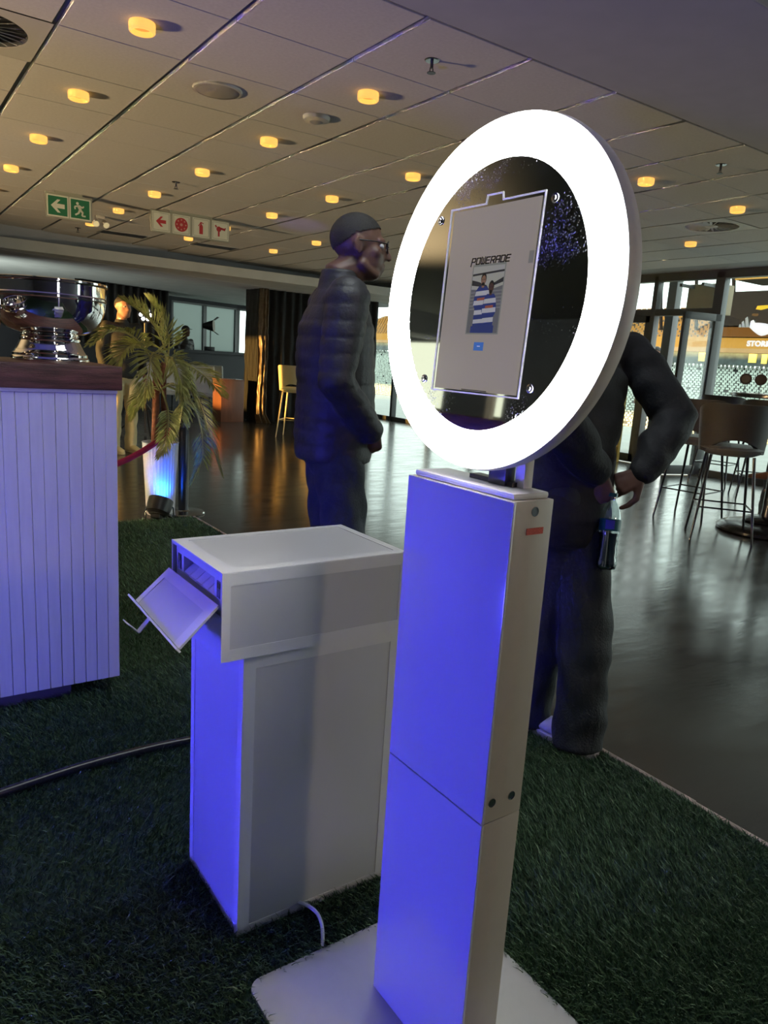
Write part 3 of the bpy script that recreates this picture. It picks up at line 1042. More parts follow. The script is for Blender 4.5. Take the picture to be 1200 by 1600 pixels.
# ------------------------------------------------------------------ printer cabinet with open flap, printer inside
def printer_cabinet():
    root = thing('printer_cabinet', 'white taped printer cabinet with overhanging top box and open flap', 'cabinet', (0.77, 1.41, 0))
    X0, X1, Y0, Y1 = 0.582, 0.962, 1.272, 1.561
    Z = 0.655
    q = bmesh.new()
    bx(q, (X0, Y0, 0.006), (X1, Y1, Z - 0.001), 0.0015)
    low = finish('lower_cabinet', q, M['white_board'], root, 40)
    tw = 0.026

    def tape(par, boxes):
        for lo, hi in boxes:
            g = bmesh.new()
            bx(g, lo, hi)
            finish('edge_tape', g, M['white_tape'], par)
    e = 0.0013
    tape(low, [((X0 - e, Y0 - e, 0.007), (X0 + tw, Y0, Z - 0.002)), ((X1 - tw * .8, Y0 - e, 0.007), (X1 + e, Y0, Z - 0.002)),
               ((X0 + tw, Y0 - e, Z - 0.030), (X1 - tw * .8, Y0, Z - 0.002)), ((X0 + tw, Y0 - e, 0.007), (X1 - tw * .8, Y0, 0.026)),
               ((X0 - e, Y0, 0.007), (X0, Y0 + 0.022, Z - 0.002)), ((X0 - e, Y1 - 0.022, 0.007), (X0, Y1, Z - 0.002)), ((X0 - e, Y0 + 0.022, 0.007), (X0, Y1 - 0.022, 0.022))])
    # hollow upper box, open towards -x
    U0, U1, V0, V1, T0, T1 = 0.528, 0.964, 1.262, 1.546, 0.655, 0.835
    th = 0.006
    q = bmesh.new()
    bx(q, (U0, V0, T0), (U1, V1, T0 + th))
    bx(q, (U0, V0, T1 - th), (U1, V1, T1))
    bx(q, (U0, V0, T0 + th), (U1, V0 + th, T1 - th))
    bx(q, (U0, V1 - th, T0 + th), (U1, V1, T1 - th))
    bx(q, (U1 - th, V0 + th, T0 + th), (U1, V1 - th, T1 - th))
    top = finish('top_box', q, M['white_board'], root)
    tape(top, [((U0, V0 - e, T1 - 0.026), (U1, V0, T1)), ((U0, V0 - e, T0), (U1, V0, T0 + 0.024)), ((U0, V0 - e, T0 + 0.024), (U0 + 0.018, V0, T1 - 0.026)), ((U1 - 0.016, V0 - e, T0 + 0.024), (U1, V0, T1 - 0.026)),
               ((U0, V0, T1), (U0 + 0.030, V1, T1 + e)), ((U1 - 0.020, V0, T1), (U1, V1, T1 + e)), ((U0 + 0.030, V0, T1), (U1 - 0.020, V0 + 0.024, T1 + e)), ((U0 + 0.030, V1 - 0.020, T1), (U1 - 0.020, V1, T1 + e))])
    # front valance strip under the opening
    q = bmesh.new()
    bx(q, (U0, V0 + th, T0 + th), (U0 + 0.004, V1 - th, 0.745))
    finish('front_board', q, M['white_board'], top)
    # the open flap, hinged at the slot and sloping outwards
    hA, hB = Vector((0.5225, 1.546, 0.7715)), Vector((0.5255, 1.270, 0.7705))
    oA, oB = Vector((0.449, 1.546, 0.7060)), Vector((0.448, 1.270, 0.6965))

    def slab(par, nm, p, th_, m):
        g = bmesh.new()
        nrm = (p[1] - p[0]).cross(p[3] - p[0]).normalized()
        if nrm.z < 0:
            nrm = -nrm
        a_ = [g.verts.new(v) for v in p]
        b_ = [g.verts.new(v - nrm * th_) for v in p]
        for i in range(4):
            j = (i + 1) % 4
            g.faces.new((a_[i], a_[j], b_[j], b_[i]))
        g.faces.new(list(reversed(b_)))
        g.faces.new(a_)
        return finish(nm, g, m, par), nrm
    flap, nrm = slab(root, 'flap', [hA, hB, oB, oA], 0.004, M['white_board'])

    def on(s, t):
        return hA.lerp(hB, s).lerp(oA.lerp(oB, s), t)
    up = nrm * 0.0012
    for s0, s1, t0, t1 in ((0, 1, 0, .24), (0, .07, .24, 1), (.90, 1, .24, 1)):
        slab(flap, 'edge_tape', [on(s0, t0) + up, on(s1, t0) + up, on(s1, t1) + up, on(s0, t1) + up], 0.0011, M['white_tape'])
    d = (oB - oA).normalized()
    out = (oA - hA).normalized()
    lipA, lipB = oA - d * 0.030, oB + d * 0.0
    slab(flap, 'lip', [lipA + nrm * 0.009 + out * 0.001, lipB + nrm * 0.004 + out * 0.001, lipB + nrm * 0.004 + out * 0.005, lipA + nrm * 0.009 + out * 0.005], 0.012, M['white_tape'])
    # bent bracket under the flap
    c0 = on(0.33, 0.93) - nrm * 0.005
    c1 = c0 + Vector((-0.030, 0.0, -0.034))
    c2 = c1 + Vector((-0.022, 0.022, 0.020))
    for k, (p, s) in enumerate(((c0, c1), (c1, c2))):
        wv = Vector((0, 0.009, 0))
        slab(flap, 'bent_bracket', [p - wv, p + wv, s + wv, s - wv], 0.002, M['white_tape'])
    return root


printer_cabinet()


def printer():
    root = thing('photo_printer', 'photo printer with slatted paper slot inside the white cabinet', 'printer', (0.7, 1.404, 0.6615))
    x0 = 0.536
    q = bmesh.new()
    y0, y1, z0, z1 = 1.272, 1.536, 0.6615, 0.8250
    # front frame with an open slot
    sy0, sy1, sz0, sz1 = 1.318, 1.492, 0.774, 0.812
    bx(q, (x0 + 0.04, y0, z0), (0.90, y1, z1))
    bx(q, (x0, y0, sz1), (x0 + 0.04, y1, z1))
    bx(q, (x0, y0, z0), (x0 + 0.04, y1, sz0))
    bx(q, (x0, y0, sz0), (x0 + 0.04, sy0, sz1))
    bx(q, (x0, sy1, sz0), (x0 + 0.04, y1, sz1))
    finish('body', q, mat('printer_white', (0.66, 0.66, 0.70), 0.4), root)
    # sloping slot floor made of narrow plates
    n_ = 5
    wd = (sy1 - sy0) / n_
    for k in range(n_):
        g = bmesh.new()
        a0 = sy0 + wd * k + 0.0012
        a1 = a0 + wd - 0.0024
        vs = [g.verts.new(v) for v in ((x0 + 0.001, a0, sz0), (x0 + 0.001, a1, sz0), (x0 + 0.038, a1, sz1 - 0.010), (x0 + 0.038, a0, sz1 - 0.010), (x0 + 0.001, a0, sz0 + 0.003), (x0 + 0.001, a1, sz0 + 0.003), (x0 + 0.036, a1, sz1 - 0.008), (x0 + 0.036, a0, sz1 - 0.008))]
        for f in ((3, 2, 1, 0), (4, 5, 6, 7), (0, 1, 5, 4), (1, 2, 6, 5), (2, 3, 7, 6), (3, 0, 4, 7)):
            g.faces.new([vs[i] for i in f])
        finish('slot_plate', g, M['white_tape'], root)
    for a0, a1 in ((1.283, 1.303), (1.506, 1.524)):
        g = bmesh.new()
        bx(g, (x0 - 0.0015, a0, 0.777), (x0, a1, 0.811))
        pnl = finish('control_panel', g, mat('panel_dark', (0.05, 0.05, 0.07), 0.3), root)
        g = bmesh.new()
        bx(g, (x0 - 0.0022, a0 + 0.003, 0.797), (x0 - 0.0015, a1 - 0.003, 0.808))
        finish('display', g, M['ink'], pnl)
        g = bmesh.new()
        bx(g, (x0 - 0.0022, a0 + 0.003, 0.781), (x0 - 0.0015, a1 - 0.003, 0.792))
        finish('key', g, mat('key_grey', (0.14, 0.14, 0.16), 0.5), pnl)


printer()


def cable(name, pts, r, m, label):
    cu = bpy.data.curves.new(name, 'CURVE')
    cu.dimensions = '3D'
    cu.bevel_depth = r
    cu.bevel_resolution = 3
    sp = cu.splines.new('NURBS')
    sp.points.add(len(pts) - 1)
    for p, v in zip(sp.points, pts):
        p.co = (*v, 1)
    sp.use_endpoint_u = True
    sp.order_u = 4
    o = bpy.data.objects.new('tmp', cu)
    COL.objects.link(o)
    bpy.context.view_layer.update()
    me = bpy.data.meshes.new_from_object(o.evaluated_get(bpy.context.evaluated_depsgraph_get()))
    bpy.data.objects.remove(o)
    for p in me.polygons:
        p.use_smooth = True
    me.name = name
    me.materials.clear()
    me.materials.append(m)
    o = bpy.data.objects.new(name, me)
    COL.objects.link(o)
    return tag(o, label, 'cable')


cable('power_cord', [(0.726, 1.285, 0.025), (0.739, 1.262, 0.03), (0.752, 1.235, 0.03), (0.752, 1.20, 0.026), (0.735, 1.165, 0.02), (0.722, 1.146, 0.012)], 0.0042, M['white_tape'], 'white cord running from under the printer cabinet to the booth base')
cable('floor_cable', [(-0.6, 1.95, 0.022), (0.0, 2.02, 0.022), (0.226, 2.05, 0.024), (0.436, 2.09, 0.023), (0.585, 2.095, 0.022), (0.70, 2.10, 0.02), (0.80, 2.085, 0.02), (0.9, 2.08, 0.018)], 0.014, M['black_cable'], 'thick black cable lying across the turf behind the printer cabinet')


# ------------------------------------------------------------------ counter with trophies
def counter():
    root = thing('bar_counter', 'white planked counter with a dark wooden top standing on the turf', 'counter', (0.2, 3.0, 0))
    xl, xr, yf, yb = -1.70, 0.690, 2.58, 3.12
    q = bmesh.new()
    bx(q, (xl, yf + 0.012, 0.06), (xr - 0.002, yb, 1.090))
    finish('carcass', q, M['plank_white'], root)
    n_ = 61
    wd = (xr - xl) / n_
    for k in range(n_):
        q = bmesh.new()
        x0 = xl + wd * k
        gap = 0.0005 + 0.0012 * rng.random() ** 2
        bx(q, (x0 + gap / 2, yf + 0.0006 * rng.random(), 0.06), (x0 + wd - gap / 2, yf + 0.013, 1.083), 0.0012, seg=1)
        finish('plank', q, M['plank_white'], root, 40)
    q = bmesh.new()
    bx(q, (xl, yf - 0.004, 1.0835), (xr + 0.002, yf + 0.012, 1.0945), 0.002)
    finish('top_trim', q, M['plank_white'], root, 40)
    q = bmesh.new()
    bx(q, (xl, yf - 0.012, 1.0948), (xr + 0.017, yb + 0.02, 1.175), 0.006)
    finish('wooden_top', q, M['wood_dark'], root, 40)
    q = bmesh.new()
    bx(q, (xl + 0.1, yf + 0.04, 0.006), (xr - 0.16, yb - 0.05, 0.06))
    finish('plinth', q, mat('plinth_board', (0.12, 0.10, 0.10), 0.6), root)


counter()


def trophy(name, c, s, label):
    root = thing(name, label, 'trophy', c, 'silver trophies on the white counter')
    C = Vector(c)

    def pr(L):
        return [(r * s, z * s) for r, z in L]
    q = bmesh.new()
    lathe(q, pr([(0, 0), (0.128, 0), (0.130, 0.006), (0.128, 0.014), (0.124, 0.018), (0.124, 0.026), (0.118, 0.030), (0.110, 0.046), (0.103, 0.060), (0.098, 0.070), (0.100, 0.074), (0.100, 0.080), (0.0, 0.080)]), C, 64)
    finish('foot', q, M['silver'], root, 35)
    q = bmesh.new()
    lathe(q, pr([(0, 0.0802), (0.092, 0.0802), (0.096, 0.088), (0.094, 0.094), (0.112, 0.098), (0.138, 0.108), (0.160, 0.126), (0.175, 0.150), (0.184, 0.178), (0.188, 0.212)]), C, 72)
    lathe(q, pr([(0.188, 0.212), (0.192, 0.216), (0.188, 0.220), (0.192, 0.224), (0.189, 0.228), (0.190, 0.262), (0.197, 0.268), (0.197, 0.274), (0.190, 0.276), (0.184, 0.270), (0.182, 0.215), (0.150, 0.150), (0.08, 0.11), (0, 0.105)]), C, 72)
    finish('bowl', q, M['silver'], root, 35)


trophy('trophy_bowl', (0.535, 2.845, 1.175), 0.985, 'large silver trophy bowl standing on the right end of the dark wooden top')
trophy('trophy_bowl', (0.25, 2.70, 1.175), 0.60, 'smaller silver trophy at the left edge, mostly out of frame')


# ------------------------------------------------------------------ artificial turf
def turf():
    x0, x1, y0, y1 = -4.0, 1.955, -2.2, 5.25
    q = bmesh.new()
    bx(q, (x0, y0, 0.001), (x1, y1, 0.006))
    bx(q, (x0, y1, 0.001), (-0.4, 9.0, 0.006))
    root = finish('artificial_turf', q, M['turf'])
    tag(root, 'green artificial turf mat spread under the booth and the counters', 'turf')
    q = bmesh.new()
    k = 0
    yy = y0
    while yy < y1:
        L = rng.uniform(0.25, 0.6)
        x = x1 + rng.uniform(-.003, .003)
        bx(q, (x - 0.004, yy, 0.001), (x + 0.014, min(y1, yy + L), 0.011), 0.003)
        yy += L
    finish('edge_tape', q, mat('turf_edge', (0.46, 0.37, 0.33), 0.7, noise=(14, 0.4)), root, 40)
    # blades: one curved narrow triangle pair each, denser close by
    P = []
    area = [(-0.9, 1.95, 0.35, 1.5, 52000), (-0.9, 1.95, 1.5, 2.6, 30000), (-0.9, 1.95, 2.6, 5.24, 14000)]
    for a, b, c, d, dens in area:
        n = int((b - a) * (d - c) * dens)
        P.append(np.stack([rng.uniform(a, b, n), rng.uniform(c, d, n)], 1))
    P = np.concatenate(P)
    v = np.concatenate([P, np.full((len(P), 1), -1.25)], 1)
    R_, U_, F_ = (np.array(x) for x in (CAM_R, CAM_U, CAM_F))
    z = v @ F_
    px = 600 + 1147.4 * (v @ R_) / z
    py = 800 - 1147.4 * (v @ U_) / z
    keep = (z > 0.2) & (px > -140) & (px < 1340) & (py < 1740)
    keep &= ~((P[:, 0] > 0.547) & (P[:, 0] < 1.053) & (P[:, 1] > 0.622) & (P[:, 1] < 1.140))
    keep &= ~((P[:, 0] > 0.584) & (P[:, 0] < 0.96) & (P[:, 1] > 1.274) & (P[:, 1] < 1.559))
    P = P[keep]
    n = len(P)
    ang = rng.uniform(0, 2 * PI, n)
    hh = rng.uniform(0.016, 0.034, n)
    lean = rng.uniform(0.15, 1.1, n) * hh
    wd = rng.uniform(0.0010, 0.0019, n)
    # gentle combed direction plus slow waves in the pile
    la = ang * 0.5 + 2.2 + 0.8 * np.sin(P[:, 0] * 3.1) + 0.6 * np.sin(P[:, 1] * 4.3)
    dx, dy = np.cos(la) * lean, np.sin(la) * lean
    wx, wy = -np.sin(ang) * wd, np.cos(ang) * wd
    co = np.zeros((n, 5, 3), np.float32)
    co[:, 0] = np.stack([P[:, 0] - wx, P[:, 1] - wy, np.full(n, 0.005)], 1)
    co[:, 1] = np.stack([P[:, 0] + wx, P[:, 1] + wy, np.full(n, 0.005)], 1)
    co[:, 2] = np.stack([P[:, 0] + wx * .8 + dx * .4, P[:, 1] + wy * .8 + dy * .4, hh * .62], 1)
    co[:, 3] = np.stack([P[:, 0] - wx * .8 + dx * .4, P[:, 1] - wy * .8 + dy * .4, hh * .62], 1)
    co[:, 4] = np.stack([P[:, 0] + dx, P[:, 1] + dy, hh], 1)
    me = bpy.data.meshes.new('grass_blades')
    base = np.arange(n, dtype=np.int32)[:, None] * 5
    loops = np.concatenate([base + 0, base + 1, base + 2, base + 3, base + 3, base + 2, base + 4], 1).ravel().astype(np.int32)
    me.vertices.add(n * 5)
    me.vertices.foreach_set('co', co.ravel())
    me.loops.add(len(loops))
    me.loops.foreach_set('vertex_index', loops)
    st = (np.arange(n)[:, None] * 7 + np.array([[0, 4]])).ravel().astype(np.int32)
    me.polygons.add(n * 2)
    me.polygons.foreach_set('loop_start', st)
    me.polygons.foreach_set('loop_total', np.tile(np.array([4, 3], np.int32), n))
    me.update(calc_edges=True)
    at_ = me.attributes.new('tint', 'FLOAT', 'POINT')
    tint = np.repeat(np.clip(rng.beta(1.6, 3.0, n), 0, 1), 5)
    at_.data.foreach_set('value', tint.astype(np.float32))
    me.materials.append(M['blade'])
    o = bpy.data.objects.new('grass_blades', me)
    COL.objects.link(o)
    o.parent = root
    o['kind'] = 'stuff'


turf()

# ------------------------------------------------------------------ ceiling fittings
def ceiling_fittings():
    rows = ['first', 'second', 'third', 'fourth', 'fifth', 'sixth', 'seventh']
    seen = []
    proto = None
    for i in range(6):
        for j in range(6):
            x, y = 1.10 + 1.2 * i, 3.636 + 1.204 * j
            if y > soffit_y(x) - 0.3 or x > 8:
                continue
            v = Vector((x, y, H - 1.25))
            zc = v.dot(CAM_F)
            px, py = 600 + 1147.4 * v.dot(CAM_R) / zc, 800 - 1147.4 * v.dot(CAM_U) / zc
            if not (-20 < px < 1225 and -20 < py < 520):
                continue
            if ((px - 800) / 195) ** 2 + ((py - 450) / 290) ** 2 < 0.93:
                continue                                    # hidden behind the ring light
            seen.append((i, j, x, y))
    cnt = {}
    for (i, j, x, y) in seen:
        cnt[i] = cnt.get(i, 0) + 1
        lab = 'round amber downlight, %s from the camera in the %s ceiling row from the left' % (rows[cnt[i] - 1], rows[i])
        if proto is None:
            t = thing('downlight', lab, 'ceiling light', (x, y, H), 'amber downlights in a grid on the tiled ceiling')
            q = bmesh.new()
            lathe(q, [(0.050, -0.0005), (0.056, -0.0005), (0.058, -0.010), (0.057, -0.036), (0.052, -0.042), (0.046, -0.042), (0.046, -0.018), (0.050, -0.012), (0.050, -0.0005)], (x, y, H), 32)
            finish('lens', q, M['amber'], t, 35)
            q = bmesh.new()
            lathe(q, [(0, -0.020), (0.045, -0.020), (0.045, -0.008), (0, -0.008)], (x, y, H), 32)
            finish('diffuser', q, M['amber_bottom'], t, 35)
            proto = t
        else:
            dup(proto, (x, y, H), lab)
    # round speaker, flat detector
    t = thing('ceiling_speaker', 'large round flat speaker grille on a ceiling tile', 'speaker', (2.32, 5.86, H))
    x, y = 1.68, 4.20
    t.location = (x, y, H)
    q = bmesh.new()
    lathe(q, [(0, -0.010), (0.115, -0.010), (0.118, -0.008), (0, -0.008)], (x, y, H), 48)
    finish('grille', q, mat('speaker_mesh', (0.36, 0.33, 0.29), 0.8, bump=0.4, bscale=700), t, 35)
    q = bmesh.new()
    lathe(q, [(0.116, -0.011), (0.124, -0.013), (0.132, -0.010), (0.135, 0.0), (0.116, 0.0)], (x, y, H), 48)
    finish('rim', q, M['vent'], t, 35)
    x, y = 2.30, 4.20
    t = thing('smoke_detector', 'small pale round detector on the ceiling beside the large speaker', 'detector', (x, y, H))
    q = bmesh.new()
    lathe(q, [(0, -0.030), (0.05, -0.030), (0.075, -0.022), (0.082, -0.008), (0.082, 0)], (x, y, H), 36)
    finish('body', q, M['vent'], t, 35)
    q = bmesh.new()
    lathe(q, [(0, -0.036), (0.03, -0.036), (0.04, -0.0302), (0, -0.0302)], (x, y, H), 24)
    finish('cap', q, M['ceil_slab'], t, 35)

    def sprinkler(x, y, lab):
        t = thing('sprinkler', lab, 'sprinkler', (x, y, H), 'sprinkler heads on the ceiling')
        q = bmesh.new()
        lathe(q, [(0, -0.004), (0.032, -0.004), (0.036, 0.0)], (x, y, H), 24)
        finish('escutcheon', q, M['steel'], t, 35)
        q = bmesh.new()
        cyl(q, (x, y, H - 0.0041), (x, y, H - 0.035), 0.008, seg=10)
        finish('stem', q, M['dark_steel'], t, 35)
        q = bmesh.new()
        cyl(q, (x, y, H - 0.056), (x, y, H - 0.0535), 0.021, seg=14)
        finish('deflector', q, M['dark_steel'], t, 35)
        for s in (-1, 1):
            q = bmesh.new()
            cyl(q, (x + s * 0.008, y, H - 0.034), (x + s * 0.010, y, H - 0.0535), 0.003, seg=6)
            finish('arm', q, M['dark_steel'], t)
    sprinkler(2.28, 3.06, 'small sprinkler head on the ceiling tile nearest above the ring light')
    sprinkler(2.30, 6.66, 'small sprinkler head between ceiling lights above the fire sign')
    sprinkler(4.70, 3.06, 'small sprinkler head on the ceiling far right of the ring light')
    sprinkler(2.30, 10.30, 'small far sprinkler head beyond the green exit sign')

    def diffuser(x, y, lab):
        t = thing('air_diffuser', lab, 'air vent', (x, y, H), 'square air vents with round swirl of blades')
        q = bmesh.new()
        hw = 0.297
        rr = 0.235
        n_ = 48
        outer = []
        for k in range(n_):
            a = 2 * PI * k / n_
            c, s = math.cos(a), math.sin(a)
            f = hw / max(abs(c), abs(s))
            outer.append((x + c * f, y + s * f))
        vo = [q.verts.new((*p, H - 0.002)) for p in outer]
        vi = [q.verts.new((x + rr * math.cos(2 * PI * k / n_), y + rr * math.sin(2 * PI * k / n_), H - 0.002)) for k in range(n_)]
        vu = [q.verts.new((x + rr * math.cos(2 * PI * k / n_), y + rr * math.sin(2 * PI * k / n_), H + 0.02)) for k in range(n_)]
        for k in range(n_):
            j = (k + 1) % n_
            q.faces.new((vo[k], vo[j], vi[j], vi[k]))
            q.faces.new((vi[k], vi[j], vu[j], vu[k]))
        finish('face_plate', q, M['vent'], t)
        q = bmesh.new()
        lathe(q, [(0, 0.018), (rr, 0.018)], (x, y, H), 32)
        finish('backing', q, M['duct'], t)
        for k in range(24):
            a = 2 * PI * k / 24
            q = bmesh.new()
            Rm = Matrix.Rotation(a, 3, 'Z') @ Matrix.Rotation(math.radians(28), 3, 'X')
            bx(q, (-0.085, -0.011, -0.001), (0.085, 0.011, 0.001))
            q.transform(Matrix.Translation((x + 0.145 * math.cos(a), y + 0.145 * math.sin(a), H + 0.004)) @ Rm.to_4x4())
            finish('blade', q, M['vent'], t)
        q = bmesh.new()
        lathe(q, [(0, -0.003), (0.05, -0.003), (0.062, 0.004), (0, 0.004)], (x, y, H), 24)
        finish('hub', q, M['vent'], t, 35)
    diffuser(0.5, 4.238, 'square swirl air vent at the upper left corner of the ceiling')
    diffuser(6.5, 4.238, 'square swirl air vent on the ceiling right of the ring light')

    def slot(x, y, lab):
        t = thing('slot_vent', lab, 'air vent', (x, y, H), 'dark slot vents near the ceiling edge')
        q = bmesh.new()
        for (lo, hi) in (((x - .30, y - .15, H - .008), (x + .30, y - .135, H)), ((x - .30, y + .135, H - .008), (x + .30, y + .15, H)), ((x - .30, y - .135, H - .008), (x - .285, y + .135, H)), ((x + .285, y - .135, H - .008), (x + .30, y + .135, H))):
            bx(q, lo, hi)
        finish('frame', q, M['ceil_slab'], t)
        q = bmesh.new()
        bx(q, (x - .285, y - .135, H - 0.003), (x + .285, y + .135, H - 0.001))
        finish('backing', q, M['duct'], t)
        for k in range(6):
            q = bmesh.new()
            bx(q, (x - .284, y - .115 + k * .046 - .003, H - .007), (x + .284, y - .115 + k * .046 + .003, H - .0032))
            finish('slat', q, M['dark_steel'], t)
    slot(2.85, 10.25, 'dark slot vent on the ceiling left, below the exit and fire signs')
    slot(4.05, 10.15, 'dark slot vent on the ceiling just under the fire equipment sign')
    # twin emergency spot
    x, y = 2.27, 9.10
    t = thing('emergency_light', 'small twin emergency spotlight on the ceiling beside the exit sign', 'light', (x, y, H))
    q = bmesh.new()
    bx(q, (x - .05, y - .03, H - .035), (x + .05, y + .03, H), 0.006)
    finish('base', q, M['vent'], t, 40)
    for s in (-1, 1):
        q = bmesh.new()
        cyl(q, (x + s * .045, y, H - .060), (x + s * .055, y - .06, H - .10), 0.026, 0.036, 16)
        hd = finish('lamp_head', q, M['vent'], t, 40)
        q = bmesh.new()
        cyl(q, (x + s * .055, y - .0601, H - .1001), (x + s * .0552, y - .0615, H - .101), 0.033, seg=16)
        finish('lens', q, mat('emergency_lens', (0.8, 0.75, 0.5), 0.2, emis=(1, .85, .5), estr=0.25), hd)
        q = bmesh.new()
        cyl(q, (x + s * .04, y, H - .034), (x + s * .045, y, H - .075), 0.009, seg=8)
        finish('neck', q, M['vent'], t, 40)


ceiling_fittings()


def signs():
    # exit sign: two green squares
    t = thing('exit_sign', 'hanging sign with white arrow and running figure on green squares', 'sign', (1.71, 8.0, H))
    x0, x1, z0, z1, y = 1.495, 1.925, 2.395, 2.625, 8.0
    q = bmesh.new()
    bx(q, (x0, y, z0), (x1, y + 0.02, z1), 0.004)
    finish('board', q, M['sign_board'], t, 40)
    q = bmesh.new()
    bx(q, (x0 + 0.09, y + 0.004, z1), (x1 - 0.09, y + 0.016, H - 0.0005))
    finish('hanger', q, M['sign_board'], t)

    def face(par, nm, polys, cx, cz, s, m, lvl):
        g = bmesh.new()
        for po in polys:
            prism(g, [(cx + px * s, cz + pz * s) for px, pz in po], (0, y - 0.0008 - 0.0007 * lvl, 0), (1, 0, 0), (0, 0, 1), (0, -1, 0), 0.0007)
        return finish(nm, g, m, par)
    sq = [(-.5, -.5), (.5, -.5), (.5, .5), (-.5, .5)]
    arrow = [(-.40, 0), (-.02, .38), (.16, .38), (-.06, .13), (.40, .13), (.40, -.13), (-.06, -.13), (.16, -.38), (-.02, -.38)]

    def circ(cx, cy, r, n_=12):
        return [(cx + r * math.cos(2 * PI * k / n_), cy + r * math.sin(2 * PI * k / n_)) for k in range(n_)]

    def bar(a, b, w_):
        a, b = Vector((*a, 0)), Vector((*b, 0))
        d = (b - a).normalized()
        nn = Vector((-d.y, d.x, 0)) * w_
        return [(p.x, p.y) for p in (a - nn, b - nn, b + nn, a + nn)]
    man = [circ(-.16, .33, .085), bar((-.12, .22), (.02, -.05), .085), bar((-.10, .20), (-.33, .12), .045), bar((-.33, .13), (-.30, -.03), .04), bar((-.05, .20), (.14, .10), .045), bar((.14, .10), (.22, .20), .04),
           bar((.0, -.04), (.16, -.20), .06), bar((.15, -.18), (.10, -.38), .05), bar((.10, -.38), (.32, -.38), .045), bar((-.02, -.04), (-.10, -.24), .06), bar((-.10, -.24), (-.30, -.36), .05)]
    for k, cx in enumerate((x0 + 0.113, x1 - 0.113)):
        b_ = face(t, 'white_border', [sq], cx, 2.507, 0.197, M['sign_white'], 0)
        face(b_, 'green_square', [sq], cx, 2.507, 0.172, M['exit_green'], 1)
        face(b_, 'symbol', [arrow] if k == 0 else man, cx, 2.507, 0.155, M['sign_white'], 2)
    # fire equipment sign: four squares
    x0, x1, z0, z1 = 2.495, 3.365, 2.405, 2.625
    t = thing('fire_sign', 'hanging sign with four red fire equipment symbols on pale squares', 'sign', (2.93, 8.0, H))
    q = bmesh.new()
    bx(q, (x0, y, z0), (x1, y + 0.02, z1), 0.012)
    finish('board', q, M['sign_board'], t, 40)
    q = bmesh.new()
    bx(q, (x0 + 0.2, y + 0.004, z1), (x1 - 0.2, y + 0.016, H - 0.0005))
    finish('hanger', q, M['sign_board'], t)
    ext = [[(-.12, -.38), (.12, -.38), (.12, .10), (.05, .22), (-.05, .22), (-.12, .10)], bar((-.02, .22), (-.02, .36), .045), bar((-.02, .34), (.16, .28), .025), bar((-.06, .28), (-.18, .10), .025)]
    hose = [circ(-.10, .10, .17), bar((-.10, -.05), (-.10, -.36), .06), bar((.0, .16), (.34, .10), .07), bar((.30, .10), (.36, .22), .04), bar((-.26, .2), (-.34, .32), .05)]
    reel = [circ(0, 0, .42, 28)]
    reel2 = [circ(.29 * math.cos(k * PI / 4), .29 * math.sin(k * PI / 4), .05, 8) for k in range(8)] + [circ(0, 0, .09, 10)]
    for k in range(4):
        cx = x0 + 0.1105 + 0.216 * k
        b_ = face(t, 'pale_square', [sq], cx, 2.515, 0.190, M['sign_white'], 0)
        face(b_, 'square_line', [bar((-.46, .45), (.46, .45), .012), bar((-.46, -.45), (.46, -.45), .012), bar((-.45, -.43), (-.45, .43), .012), bar((.45, -.43), (.45, .43), .012)], cx, 2.515, 0.185, M['sign_board'], 1)
        face(b_, 'symbol', [[(px * .8, pz * .8) for px, pz in arrow]] if k == 0 else (reel, ext, hose)[k - 1], cx, 2.515, 0.165, M['sign_red'], 1)
        if k == 1:
            face(b_, 'symbol_dots', reel2, cx, 2.515, 0.165, mat('sign_pink', (0.55, 0.28, 0.22), 0.5), 2)


signs()


